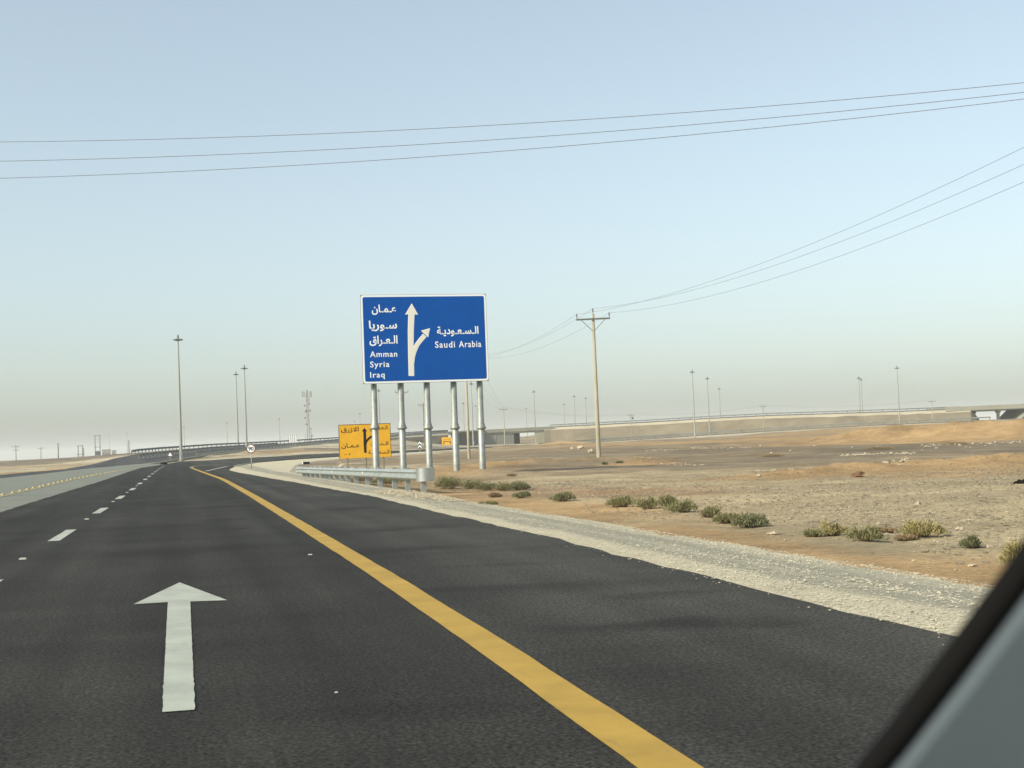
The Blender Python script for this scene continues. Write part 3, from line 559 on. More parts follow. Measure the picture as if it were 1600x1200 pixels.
# underpass bridge: local x along the highway, y away from the camera
pA = top_at(700, 474, 0); pB = top_at(864, 486, 0); ax = pB-pA; Lb = np.linalg.norm(ax); rz = math.atan2(ax[1], ax[0])
gz = P(760, 697.5, 478)[2]; br = thing('underpass_bridge', 'grey concrete highway bridge over a narrow underpass with long retaining wall', 'bridge', (pA[0], pA[1], gz), rz)
k = Lb/164.0                                                   # metres per pixel along the wall
zt = lambda x, y: P(x, y, 480)[2]-gz
zl, zr = zt(704, 675.5), zt(864, 667.5)
def zdeck(x): return zl+(zr-zl)*(x-4*k)/(160*k)
b = MB()
x0, x1 = 6*k, 98*k
b.add([(x0,0,-1.5),(x1,0,-1.5),(x1,0,zdeck(x1)-0.9),(x0,0,zdeck(x0)-0.9),(x0,1.0,-1.5),(x1,1.0,-1.5),(x1,1.0,zdeck(x1)-0.9),(x0,1.0,zdeck(x0)-0.9)], [(0,1,2,3),(1,5,6,2),(5,4,7,6),(4,0,3,7),(3,2,6,7)])
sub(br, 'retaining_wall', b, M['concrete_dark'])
for xx in np.arange(x0+4, x1-2, 4.2):                          # pilaster joints of the wall panels
    b = MB(); b.box((xx, -0.05, (zdeck(xx)-0.9-1.5)/2), (0.22, 0.14, zdeck(xx)-0.9+1.5-0.1)); sub(br, 'wall_rib', b, M['concrete'])
_v = ray(815, 690)[:2]; _ly = np.array([-math.sin(rz), math.cos(rz)]); _lx = np.array([math.cos(rz), math.sin(rz)]); sk_ = (_v@_lx)/(_v@_ly)+0.085
for (xa, w, nm) in ((98*k, 1.0, 'abutment'), (136*k, 1.2, 'abutment')):
    b = MB(); d = 27
    b.add([(xa,0.05,-1.5),(xa+w,0.05,-1.5),(xa+w,0.05,zdeck(xa)-1.3),(xa,0.05,zdeck(xa)-1.3)]+[(xa+d*sk_,d,-1.5),(xa+w+d*sk_,d,-1.5),(xa+w+d*sk_,d,zdeck(xa)-1.3),(xa+d*sk_,d,zdeck(xa)-1.3)], [(0,1,2,3),(1,5,6,2),(5,4,7,6),(4,0,3,7),(3,2,6,7)])
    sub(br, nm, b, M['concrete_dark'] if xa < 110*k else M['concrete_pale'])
b = MB(); x0, x1 = 88*k, 166*k
b.add([(x0,-0.3,zdeck(x0)-1.45),(x1,-0.3,zdeck(x1)-1.45),(x1,-0.3,zdeck(x1)-0.35),(x0,-0.3,zdeck(x0)-0.35),(x0,28,zdeck(x0)-1.45),(x1,28,zdeck(x1)-1.45),(x1,28,zdeck(x1)-0.35),(x0,28,zdeck(x0)-0.35)], [(0,1,2,3),(1,5,6,2),(5,4,7,6),(4,0,3,7),(3,2,6,7),(0,4,5,1)])
sub(br, 'deck', b, M['concrete'])
b = MB()
for yy in (-0.55, 27.6):
    x0, x1 = 4*k, 168*k
    b.add([(x0,yy,zdeck(x0)-0.9),(x1,yy,zdeck(x1)-0.9),(x1,yy,zdeck(x1)+0.35),(x0,yy,zdeck(x0)+0.35),(x0,yy+0.24,zdeck(x0)-0.9),(x1,yy+0.24,zdeck(x1)-0.9),(x1,yy+0.24,zdeck(x1)+0.35),(x0,yy+0.24,zdeck(x0)+0.35)], [(0,1,2,3),(1,5,6,2),(5,4,7,6),(4,0,3,7),(3,2,6,7),(0,4,5,1)])
    sub(br, 'parapet', b, M['concrete']); b = MB()
b = MB(); xa = 136.2*k                                         # sloping wing wall right of the opening
b.add([(xa+0.1,-0.15,-1.5),(xa+33*k,-0.7,-1.5),(xa+30*k,-0.6,1.2),(xa+17*k,-0.3,zdeck(xa)-1.2),(xa+0.1,-0.15,zdeck(xa)-1.2),(xa+0.1,1,-1.5),(xa+33*k,0.3,-1.5),(xa+30*k,0.4,1.2),(xa+17*k,0.7,zdeck(xa)-1.2),(xa+0.1,1,zdeck(xa)-1.2)], [(0,1,2),(0,2,3,4),(5,7,6),(5,9,8,7),(0,5,6,1),(1,6,7,2),(2,7,8,3),(3,8,9,4),(4,9,5,0)])
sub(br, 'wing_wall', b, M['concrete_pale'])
b = MB(); b.strip([(100*k-14*sk_,-14,-0.05),(100*k+60*sk_,60,-0.05)],[(136*k-14*sk_,-14,-0.05),(136*k+60*sk_,60,-0.05)]); sub(br, 'underpass_road', b, M['asphalt_far'])
# bridge at the right edge of the view
pA = top_at(1505, 450, 0); pB = top_at(1740, 447, 0); ax = pB-pA; Lb = np.linalg.norm(ax); rz = math.atan2(ax[1], ax[0]); gz = 0.5
rb = thing('highway_overpass', 'pale concrete overpass on round piers at the right edge', 'bridge', (pA[0], pA[1], gz), rz); k = Lb/235.0
z1, z2 = P(1505, 636.5, 450)[2]-gz, P(1740, 626.5, 447)[2]-gz
zd = lambda x: z1+(z2-z1)*x/Lb
def slab(x0, x1, y0, y1, t0, t1):
    b = MB(); b.add([(x0,y0,zd(x0)+t0),(x1,y0,zd(x1)+t0),(x1,y0,zd(x1)+t1),(x0,y0,zd(x0)+t1),(x0,y1,zd(x0)+t0),(x1,y1,zd(x1)+t0),(x1,y1,zd(x1)+t1),(x0,y1,zd(x0)+t1)], [(0,1,2,3),(1,5,6,2),(5,4,7,6),(4,0,3,7),(3,2,6,7),(0,4,5,1)]); return b
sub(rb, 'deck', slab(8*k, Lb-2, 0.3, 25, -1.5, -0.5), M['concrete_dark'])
sub(rb, 'parapet', slab(-26*k, Lb+30, -0.2, 0.25, -1.15, 0.35), M['concrete']); sub(rb, 'parapet', slab(-6, Lb, 25.05, 25.4, -1.0, 0.3), M['concrete'])
for xx, yy in ((43*k, 20), (61*k, 4), (150*k, 20), (160*k, 4)):
    b = MB(); b.lathe([(0.55, -2), (0.55, zd(xx)-2.5), (0.9, zd(xx)-2.1), (1.1, zd(xx)-1.52)], 14, (xx, yy, 0)); sub(rb, 'pier', b, M['concrete'], smooth=True)
b = MB()                                                      # paved slope running up to the far abutment
A = []; B = []
for t in np.linspace(0, 1, 9):
    yy = -3+30*t; bow = 9*k*math.sin(math.pi*t); A.append((84*k-bow, yy, 0.2)); B.append((104*k-bow*0.3, 0.2+24.6*t, zd(90*k)-1.52))
b.strip(A, B); sub(rb, 'slope_paving', b, M['concrete'], smooth=True)
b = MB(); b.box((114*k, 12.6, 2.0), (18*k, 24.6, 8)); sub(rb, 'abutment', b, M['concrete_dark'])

# ------------------------------------------------------------------ guardrails
def wbeam(pts, h, depth=0.08, tall=0.31, nrm=None):
    prof = [(0.0, -tall/2), (depth*0.9, -tall*0.36), (depth, -tall*0.24), (0.1*depth, -tall*0.07), (0.1*depth, tall*0.07), (depth, tall*0.24), (depth*0.9, tall*0.36), (0.0, tall/2)]
    rows = []
    for d, z in prof: rows.append([(toward_cam(p, d) if nrm is None else p+nrm*d)+np.array([0, 0, h-tall/2+z]) for p in pts])
    b = MB()
    for i in range(len(rows)-1): b.strip(rows[i], rows[i+1])
    return b
def along(pts, step):
    out = []; acc = 0.0; pts = [np.array(p) for p in pts]; nxt = 0.0
    for i in range(len(pts)-1):
        L = np.linalg.norm(pts[i+1]-pts[i])
        while nxt <= acc+L: out.append(pts[i]+(pts[i+1]-pts[i])*(nxt-acc)/L); nxt += step
        acc += L
    return out
def far_rail(pts, label, step=4.0, single=False, h=0.8, group='guardrails along the highway'):
    o = thing('guardrail', label, 'guardrail', pts[0], 0, group); base = np.array(pts[0])
    bb = wbeam(pts, h, 0.1, 0.36); bb.v = [tuple(np.array(v)-base) for v in bb.v]; bb.build('rail', M['galv_far'], o)
    if single:
        b = MB(); b.box((0, 0, h/2-0.3), (0.16, 0.2, h+0.4)); p0 = None
        for q in along(pts, step):
            if p0 is None: p0 = b.build('post', M['galv_far'], o); e = p0
            else: e = link('post', p0.data, o)
            e.location = tuple(q-base)
    else:
        b = MB()
        for q in along(pts, step): b.box(tuple(q-base+np.array([0, 0, h/2-0.3])), (0.16, 0.2, h+0.4))
        tag(b.build('posts', M['galv_far'], o), kind='stuff')
    return o
iL = [i for i in range(len(pxd)) if 200 <= pxd[i] <= 700]
far_rail([toward_cam(HNd[i], -0.4) for i in iL if pxd[i] >= 300], 'guardrail with posts on the near edge of the climbing highway, left of the blue sign', 3.0)
far_rail([toward_cam(HFd[i], 0.4) for i in iL], 'guardrail on the far edge of the climbing highway, left of the blue sign', 4.0)
far_rail([toward_cam((HNd[i]*0.55+HFd[i]*0.45), 0) for i in range(len(pxd)) if 215 <= pxd[i] <= 440], 'median guardrail on the climbing highway beyond the nearest light mast', 4.0)
iR = [i for i in range(len(pxd)) if 858 <= pxd[i] <= 1512]
far_rail([toward_cam(HNd[i], -0.4)+np.array([0, 0, 0.1]) for i in iR], 'guardrail along the crest of the long brown embankment', 4.0, h=1.0)
far_rail([toward_cam(p, -0.3) for p in dens(SN, 3)[:13]], 'guardrail with visible posts on the near side of the side road', 2.0, True, 1.0, 'guardrails along the side road')
far_rail([toward_cam(p, 0.2) for p in dens(SF, 3)[1:24]], 'guardrail on the far side of the side road', 4.0, False, 1.0, 'guardrails along the side road')

# near guardrail, flaring end terminal
A_ = top_at(652, 41.0, 0)[:2]; B_ = top_at(463, 70.0, 0)[:2]
def on_line(px_):
    d = ray(px_, hor(px_))[:2]; e = B_-A_; t = np.linalg.solve(np.array([[d[0], -e[0]], [d[1], -e[1]]]), A_)
    return A_+e*t[1]
zg = lambda q: ground(q[0], q[1])
gA = zg(A_); base = np.array([A_[0], A_[1], gA])
gr = thing('guardrail', 'galvanised roadside guardrail with rounded steel end in front of the blue sign', 'guardrail', base)
def rz_(q): t = np.linalg.norm(q-A_)/np.linalg.norm(B_-A_); return gA+0.02+t*(P(463, 731, 70)[2]-0.72-gA)
pts = [np.array([*(A_+(B_-A_)*t), rz_(A_+(B_-A_)*t)]) for t in np.linspace(0.0, 1.0, 24)]
for i in range(6):                                            # beam in overlapping lengths, each a part
    seg = pts[i*4:i*4+5] if i < 5 else pts[20:24]
    if len(seg) < 2: continue
    seg = [p.copy() for p in seg]
    for p in seg: p[:2] += np.array([-0.003, -0.001])*(i % 2)
    dv = (B_-A_)/np.linalg.norm(B_-A_); bb = wbeam(seg, 0.74, 0.085, 0.33, np.array([-dv[1], dv[0], 0])); bb.v = [tuple(np.array(v)-base) for v in bb.v]; bb.build('rail', M['galv_rail'], gr, smooth=False)
for i, px_ in enumerate([650, 626, 606, 584, 565, 547.5, 535.5, 526, 517.5, 509, 502.5, 496.5, 488, 481, 474, 468]):
    q = on_line(px_); zz = zg(q); dirv = (B_-A_)/np.linalg.norm(B_-A_); ang = math.atan2(dirv[1], dirv[0])
    b = MB(); hh = rz_(q)+0.78-(zz-0.3)
    for dx, dy, sx_, sy_ in ((0, 0, 0.012, 0.16), (0.03, 0.08, 0.07, 0.012), (0.03, -0.08, 0.07, 0.012)): b.box((dx*math.cos(ang)-dy*math.sin(ang), dx*math.sin(ang)+dy*math.cos(ang), hh/2-0.3), (sx_, sy_, hh), ang)
    nrm = np.array([dirv[1], -dirv[0]]); po = b.build('post', M['galv_rail'], gr, loc=tuple(np.array([q[0], q[1], zz])+np.array([*(nrm*0.20), 0])-base))
    b = MB(); b.box((-nrm[0]*0.11, -nrm[1]*0.11, rz_(q)+0.58-zz), (0.14, 0.16, 0.30), ang); b.build('spacer', M['galv_rail'], po)
    if i in (4, 8, 13):
        b = MB(); b.box((0, 0, 0), (0.05, 0.03, 0.09), ang); b.build('reflector', M['sign_white'], gr, loc=tuple(np.array([*(toward_cam(np.array([*q, 0]), 0.10)[:2]), rz_(q)+0.585])-base))
b = MB(); tl = []
for t in np.linspace(0, 1, 22): a = math.radians(-60)+t*math.radians(290); tl.append(a)
r_ = 0.29; c0 = np.array([0.20, -0.12])
outer = [(c0[0]+r_*math.cos(a), c0[1]+r_*math.sin(a)) for a in np.linspace(math.radians(165), math.radians(165)+math.radians(330), 28)]
for z0, z1 in ((0.40, 0.80),): b.strip([(x_, y_, z0) for x_, y_ in outer], [(x_, y_, z1) for x_, y_ in outer]); b.strip([(c0[0]+(x_-c0[0])*0.97, c0[1]+(y_-c0[1])*0.97, z0) for x_, y_ in outer], [(c0[0]+(x_-c0[0])*0.97, c0[1]+(y_-c0[1])*0.97, z1) for x_, y_ in outer])
for zz_ in (0.405, 0.795): b.strip([(x_, y_, zz_-0.012) for x_, y_ in [(c0[0]+(q[0]-c0[0])*1.02, c0[1]+(q[1]-c0[1])*1.02) for q in outer]], [(x_, y_, zz_+0.012) for x_, y_ in [(c0[0]+(q[0]-c0[0])*1.02, c0[1]+(q[1]-c0[1])*1.02) for q in outer]])
tag(b.build('end_terminal', mat('galvanised_new', (0.50, 0.53, 0.52), 0.32, 0.85, var=0.1, scale=4), gr, smooth=True), 'rounded bull-nose end of the guardrail')

# ------------------------------------------------------------------ lettering
FORMS = {'ا': (0xFE8D, 0xFE8E, 0, 0), 'ع': (0xFEC9, 0xFECA, 0xFECB, 0xFECC), 'م': (0xFEE1, 0xFEE2, 0xFEE3, 0xFEE4), 'ن': (0xFEE5, 0xFEE6, 0xFEE7, 0xFEE8),
 'س': (0xFEB1, 0xFEB2, 0xFEB3, 0xFEB4), 'و': (0xFEED, 0xFEEE, 0, 0), 'ر': (0xFEAD, 0xFEAE, 0, 0), 'ي': (0xFEF1, 0xFEF2, 0xFEF3, 0xFEF4), 'ل': (0xFEDD, 0xFEDE, 0xFEDF, 0xFEE0),
 'ق': (0xFED5, 0xFED6, 0xFED7, 0xFED8), 'ز': (0xFEAF, 0xFEB0, 0, 0), 'د': (0xFEA9, 0xFEAA, 0, 0), 'ح': (0xFEA1, 0xFEA2, 0xFEA3, 0xFEA4), 'ة': (0xFE93, 0xFE94, 0, 0), 'ـ': (0x640, 0x640, 0x640, 0x640)}
def shape(s):
    s = s.replace('لا', '\u0001'); F2 = dict(FORMS); F2['\u0001'] = (0xFEFB, 0xFEFC, 0, 0); out = []
    for i, c in enumerate(s):
        pv = i > 0 and F2[s[i-1]][2] != 0; nx_ = i < len(s)-1 and F2[c][2] != 0
        f = F2[c]; out.append(chr(f[3] if pv and nx_ else f[1] if pv else f[2] if nx_ else f[0]))
    return ''.join(reversed(out))
def text(name, s, box, y, mat_, parent, bold=0.02, th=0.004, sp=1.0):
    cu = bpy.data.curves.new('lettering', 'FONT'); cu.body = s; cu.offset = bold; cu.extrude = 0.02; cu.resolution_u = 3; cu.space_character = sp
    o = bpy.data.objects.new('lettering', cu); COL.objects.link(o); dg = bpy.context.evaluated_depsgraph_get(); dg.update()
    m_ = bpy.data.meshes.new_from_object(o.evaluated_get(dg)); bpy.data.objects.remove(o)
    v = np.zeros(len(m_.vertices)*3); m_.vertices.foreach_get('co', v); v = v.reshape(-1, 3)
    x0, x1, z0, z1 = box; lo, hi = v.min(0), v.max(0)
    w = np.stack([x0+(v[:, 0]-lo[0])/(hi[0]-lo[0])*(x1-x0), y-th*(v[:, 2]-lo[2])/(hi[2]-lo[2]+1e-9), z0+(v[:, 1]-lo[1])/(hi[1]-lo[1])*(z1-z0)], 1)
    m_.vertices.foreach_set('co', w.ravel()); m_.materials.clear(); m_.materials.append(mat_); m_.update()
    o = link(name, m_, parent); return o
def rrect(x0, x1, z0, z1, r, n=6):
    out = []
    for cx, cz, a0 in ((x1-r, z0+r, -90), (x1-r, z1-r, 0), (x0+r, z1-r, 90), (x0+r, z0+r, 180)):
        for i in range(n+1): a = math.radians(a0+90*i/n); out.append((cx+r*math.cos(a), cz+r*math.sin(a)))
    return out

# ------------------------------------------------------------------ blue direction sign
YS = 62.0
def loc_(px_, py_, Y, o): p = YP(px_, py_, Y); return p[0]-o[0], p[2]-o[2]
cx = YP(664, 600, YS)[0]; gz = ground(cx, YS+0.2); org = (cx, YS, gz)
bs = thing('direction_sign', 'large blue road sign with white arrows on five steel posts', 'road sign', org)
L2 = lambda x, y: loc_(x, y, YS, org)
xl, xr = (L2(562, 462)[0]+L2(568, 601)[0])/2, (L2(759, 458)[0]+L2(764, 594)[0])/2
zb, zt_ = (L2(568, 601)[1]+L2(764, 594)[1])/2, (L2(562, 462)[1]+L2(759, 458)[1])/2
W_, H_ = xr-xl, zt_-zb
b = MB(); b.box(((xl+xr)/2, 0.03, (zb+zt_)/2), (W_, 0.06, H_)); b.build('panel', M['sign_back'], bs)
b = MB(); b.poly(rrect(xl+0.02, xr-0.02, zb+0.02, zt_-0.02, 0.13), -0.004, 0.0); b.build('border', M['sign_white'], bs)
b = MB(); b.poly(rrect(xl+0.105, xr-0.105, zb+0.105, zt_-0.105, 0.08), -0.008, -0.004); b.build('face', M['sign_blue'], bs)
for zz in (0.2, 0.5, 0.8):
    b = MB(); b.box(((xl+xr)/2, 0.09, zb+H_*zz), (W_-0.1, 0.06, 0.08)); b.build('stiffener', M['sign_back'], bs)
# the sign's own u, v: crop coordinates of the zoomed panel are turned into positions on the panel
def UV(px_, py_):                                             # bilinear inverse on the panel's four corners
    TL, TR, BR, BL = (562, 462), (759, 458), (764, 594.5), (568, 601); u = v = 0.5
    for _ in range(20):
        fx = (1-u)*(1-v)*TL[0]+u*(1-v)*TR[0]+u*v*BR[0]+(1-u)*v*BL[0]-px_; fy = (1-u)*(1-v)*TL[1]+u*(1-v)*TR[1]+u*v*BR[1]+(1-u)*v*BL[1]-py_
        ux = (1-v)*(TR[0]-TL[0])+v*(BR[0]-BL[0]); uy = (1-v)*(TR[1]-TL[1])+v*(BR[1]-BL[1]); vx = (1-u)*(BL[0]-TL[0])+u*(BR[0]-TR[0]); vy = (1-u)*(BL[1]-TL[1])+u*(BR[1]-TR[1])
        d = ux*vy-uy*vx; u -= (fx*vy-fy*vx)/d; v -= (ux*fy-uy*fx)/d
    return xl+u*W_, zt_-v*H_
def tbox(x0, y0, x1, y1): a = UV(x0, (y0+y1)/2); c = UV(x1, (y0+y1)/2); t = UV((x0+x1)/2, y0); bb_ = UV((x0+x1)/2, y1); return a[0], c[0], bb_[1], t[1]
for s, bx, bo in [(shape('عـمـان'), (580, 476.6, 617.5, 492.6), 0.022), (shape('سـوريا'), (576, 501.5, 619.2, 518.5), 0.022), (shape('الـعـراق'), (577, 525, 620.2, 542), 0.022),
                  ('Amman', (578, 549.4, 619.8, 558.6), 0.0125), ('Syria', (578.4, 565.4, 608, 577.4), 0.0125), ('Iraq', (578.6, 582, 600.8, 593.6), 0.0125),
                  (shape('الـسـعـوديـة'), (681.4, 509.5, 747.2, 525.4), 0.022), ('Saudi', (678.6, 533.2, 709.8, 543.4), 0.0125), ('Arabia', (716, 532.2, 751.6, 542.2), 0.0125)]:
    text('lettering', s, tbox(*bx), -0.009, M['sign_white'], bs, bo, sp=1.16 if bo < 0.013 and s[0] < 'z' else 1.0)
def crop(x, y): return UV(500+x/5, 430+y/5)
def arrow(grow, y0, y1, mat_, name):
    e = grow; b = MB()
    main = [(690-e, 788+e), (684-e, 600), (681-e, 440), (684-e, 308), (660-1.6*e, 308+e), (709, 224-1.8*e), (757+1.6*e, 308+e), (730+e, 308), (724+e, 440), (724+e, 540), (730+e, 788+e)]
    b.poly([crop(*p) for p in main[::-1]], y0, y1)
    cen = [(712, 690), (718, 640), (730, 595), (752, 545), (780, 508), (812, 470)]; A = []; B = []
    for i, p in enumerate(cen):
        t = np.array(cen[min(i+1, len(cen)-1)], float)-np.array(cen[max(i-1, 0)], float); t /= np.linalg.norm(t); n = np.array([-t[1], t[0]]); w = 17+e
        A.append(crop(*(np.array(p)+n*w))); B.append(crop(*(np.array(p)-n*w)))
    yk = y0-0.0008
    n = len(A); b.add([(p[0], yk, p[1]) for p in A+B], [(i, i+1, n+i+1, n+i) for i in range(n-1)])
    hp = [crop(783-1.4*e, 436-0.6*e), crop(850+1.5*e, 417-1.5*e), crop(838+0.6*e, 484+1.4*e)]
    b.add([(p[0], yk-0.0004, p[1]) for p in hp], [(0, 2, 1)])
    b.build(name, mat_, bs)
arrow(1.5, -0.010, -0.0085, M['sign_white'], 'arrow_outline'); arrow(-3.5, -0.0145, -0.013, M['sign_cream'], 'arrow')
for px_ in (587.5, 630, 671, 713.2, 754.2):
    b = MB(); x_ = (L2(px_-3.4, 606)[0]+L2(px_+3.4, 738)[0])/2; zc = L2(px_, 667)[1]
    b.lathe([(0.165, -0.4), (0.163, zc), (0.152, zc+0.01), (0.150, zt_-0.25), (0.0, zt_-0.25)], 18)
    po = b.build('post', M['galv'], bs, smooth=True, loc=(x_, 0.30, 0)); po.data.polygons.foreach_set('use_smooth', [True]*len(po.data.polygons))
    b = MB(); b.lathe([(0.166, zc-0.12), (0.235, zc-0.08), (0.24, zc+0.0), (0.195, zc+0.04), (0.175, zc+0.16), (0.153, zc+0.19)], 18); b.build('collar', M['galv'], po, smooth=True)
    for a in range(6):
        pass
    b = MB(); b.box((0, -0.17, zb+H_*0.5), (0.07, 0.06, H_-0.5)); b.build('bracket', M['sign_back'], po)

# ------------------------------------------------------------------ yellow signs and small signs
YY_ = 74.0; cx = YP(570, 690, YY_)[0]; gz = ground(cx, YY_); org2 = (cx, YY_, gz)
ys = thing('diversion_sign', 'yellow road sign with black arrow and lettering behind the first blue sign post', 'road sign', org2)
L3 = lambda x, y: loc_(x, y, YY_, org2)
xl2, xr2 = (L3(528, 663)[0]+L3(531, 718)[0])/2, (L3(609.5, 660)[0]+L3(612, 713)[0])/2; zb2, zt2 = (L3(531, 718)[1]+L3(612, 713)[1])/2, (L3(528, 664)[1]+L3(609.5, 661)[1])/2
b = MB(); b.box(((xl2+xr2)/2, 0.025, (zb2+zt2)/2), (xr2-xl2, 0.05, zt2-zb2)); b.build('panel', M['sign_back'], ys)
b = MB(); b.poly(rrect(xl2+0.004, xr2-0.004, zb2+0.004, zt2-0.004, 0.02, 2), -0.003, 0.0); b.build('border', M['sign_black'], ys)
b = MB(); b.poly(rrect(xl2+0.035, xr2-0.03, zb2+0.01, zt2-0.035, 0.02, 2), -0.006, -0.003); b.build('face', M['sign_yellow'], ys)
def C2(x, y): return L3(520+x/16, 655+y/16)
def tb2(x0, y0, x1, y1): a = C2(x0, (y0+y1)/2); c = C2(x1, (y0+y1)/2); t = C2((x0+x1)/2, y0); d = C2((x0+x1)/2, y1); return a[0], c[0], d[1], t[1]
for s, bx in [('الازرق', (205, 195, 645, 345)), ('عـمـان', (215, 600, 665, 740)), ('الـعـمـري', (920, 165, 1365, 310)), ('الـحـدود', (940, 560, 1385, 680)), ('الـسـعـوديـة', (895, 765, 1410, 895))]:
    text('lettering', shape(s), tb2(*bx), -0.007, M['sign_black'], ys, 0.012)
b = MB(); b.poly([C2(*p) for p in [(845, 840), (838, 600), (828, 300), (858, 300), (790, 215), (725, 305), (762, 305), (768, 600), (785, 840)][::1]], -0.011, -0.007)
cen = [(812, 720), (815, 640), (835, 560), (890, 490), (960, 435), (1060, 390), (1130, 370)]; A = []; B = []
for i, p in enumerate(cen):
    t = np.array(cen[min(i+1, 6)], float)-np.array(cen[max(i-1, 0)], float); t /= np.linalg.norm(t); n = np.array([-t[1], t[0]])*26; A.append(C2(*(np.array(p)+n))); B.append(C2(*(np.array(p)-n)))
b.add([(p[0], -0.0115, p[1]) for p in A+B], [(i, i+1, 8+i, 7+i) for i in range(6)])
b.build('arrow', M['sign_black'], ys)
for (x0, y0, x1, y1) in ((300, 878, 350, 890), (410, 850, 430, 895)):
    b = MB(); a = tb2(x0, y0, x1, y1); b.poly([(a[0], a[2]), (a[1], a[2]), (a[1], a[3]), (a[0], a[3])], -0.009, -0.007); b.build('worn_lettering', M['sign_black'], ys)
for px_ in (543, 572, 599.5):
    b = MB(); x_ = L3(px_+0.5, 725)[0]; b.tube((x_, 0.09, -0.4), (x_, 0.09, zt2-0.1), 0.04, n=10); b.build('post', M['galv'], ys, smooth=True)

def small_sign(name, label, px_, py0, py1, D, fn, cat='road sign'):
    p = P(px_, py1, D); z = ground(p[0], p[1]); h = P(px_, py0, D)[2]; o = thing(name, label, cat, (p[0], p[1], z), -YAW*0.6); fn(o, h-z); return o
def f90(o, h):
    b = MB(); b.tube((0, 0.05, -0.3), (0, 0.05, h-0.1), 0.04, n=10); b.build('pole', M['mast'], o, smooth=True)
    def disc(r, y0, y1, m_, nm):
        b = MB(); b.poly([(r*math.cos(a), h-0.35+r*math.sin(a)) for a in np.linspace(0, 2*math.pi, 33)[:-1]], y0, y1); b.build(nm, m_, o)
    disc(0.35, 0.0, 0.02, M['sign_back'], 'back_plate'); disc(0.345, -0.004, 0.0, M['sign_red'], 'red_ring'); disc(0.275, -0.008, -0.004, M['sign_white'], 'face')
    text('numerals', '90', (-0.20, 0.20, h-0.35-0.16, h-0.35+0.16), -0.009, M['sign_black'], o, 0.03)
small_sign('speed_limit_sign', 'round speed limit sign reading 90 on a white pole in the gore', 393, 693.7, 730, 98.5, f90)
def fstripe(o, h):
    for x_ in (-0.62, -0.05, 0.52):
        b = MB(); b.tube((x_, 0.06, -0.4), (x_, 0.06, h-0.2), 0.05, n=8); b.build('post', M['mast'], o)
    b = MB(); b.box((0, 0.0, h-0.85), (1.66, 0.04, 1.7)); b.build('panel', M['sign_black'], o)
    for i in range(4):
        b = MB(); b.box((-0.62+i*0.42, -0.035, h-0.85), (0.27, 0.02, 1.66)); b.build('white_bar', M['sign_white'], o)
small_sign('marker_board', 'white marker board with dark vertical stripes below the highway guardrail', 458, 679.5, 700, 282, fstripe)
def fy(o, h):
    for x_ in (-0.75, 0.75):
        b = MB(); b.tube((x_, 0.06, -0.4), (x_, 0.06, h-0.2), 0.05, n=8); b.build('post', M['mast'], o)
    b = MB(); b.box((0, 0, h-0.78), (2.1, 0.04, 1.56)); b.build('panel', M['orange_plastic'], o)
    b = MB(); b.box((0, -0.024, h-0.78), (2.0, 0.008, 1.47)); b.build('face', M['sign_yellow'], o)
    text('lettering', shape('الـعـمـري'), (-0.7, 0.7, h-0.62, h-0.28), -0.03, M['sign_black'], o, 0.01)
    b = MB(); b.box((0, -0.031, h-0.85), (1.35, 0.006, 0.13))
    for s in (-0.66, 0.66): b.poly([(s-0.17, h-1.12), (s, h-1.42), (s+0.17, h-1.12)], -0.034, -0.028); b.box((s, -0.031, h-1.0), (0.12, 0.004, 0.3))
    b.build('arrows', M['sign_black'], o)
small_sign('lane_sign', 'small yellow sign with black arrows seen between the blue sign posts', 699, 683, 700.5, 258, fy)
def fchev(o, h):
    b = MB(); b.tube((0, 0.05, -0.4), (0, 0.05, h-0.1), 0.04, n=8); b.build('pole', M['mast'], o)
    b = MB(); b.box((0, 0, h-0.6), (0.62, 0.03, 1.2)); b.build('panel', mat('chevron_board', (0.06, 0.06, 0.06), 0.5), o)
    for k_ in range(2):
        z = h-0.62-k_*0.55; b = MB(); b.poly([(-0.29, z-0.02), (0, z+0.28), (0.29, z-0.02), (0.29, z+0.24), (0, z+0.54), (-0.29, z+0.24)], -0.024, -0.016); b.build('chevron', M['sign_white'], o)
small_sign('chevron_sign', 'small white chevron marker on a pole between the blue sign posts', 656, 689, 702, 212, fchev)
def ftri(o, h):
    b = MB(); b.tube((0, 0.05, -0.3), (0, 0.05, h-0.1), 0.06, n=8); b.build('pole', M['mast'], o)
    b = MB(); b.poly([(-0.45, h-0.75), (0.45, h-0.75), (0, h)], 0, 0.02); b.build('panel', M['sign_red'], o)
    b = MB(); b.poly([(-0.34, h-0.69), (0.34, h-0.69), (0, h-0.12)], -0.006, -0.001); b.build('face', M['sign_white'], o)
small_sign('warning_sign', 'small triangular warning sign at the bend beside the tallest light mast', 266, 705.5, 719.5, 206, ftri)
def forange(o, h):
    for x_ in (-0.5, 0.5):
        b = MB(); b.tube((x_, 0.06, -0.4), (x_, 0.06, h-0.2), 0.05, n=8); b.build('post', M['mast'], o)
    b = MB(); b.box((0, 0, h-0.75), (1.6, 0.04, 1.4)); b.build('panel', M['orange_plastic'], o)
    b = MB(); b.poly([(-0.12, h-1.2), (0.12, h-1.2), (0.12, h-0.7), (0.3, h-0.7), (0, h-0.25), (-0.3, h-0.7), (-0.12, h-0.7)], -0.03, -0.021); b.build('symbol', M['sign_white'], o)
small_sign('work_sign', 'small orange sign in the plain among the left-hand poles', 83.5, 716, 729, 430, forange)

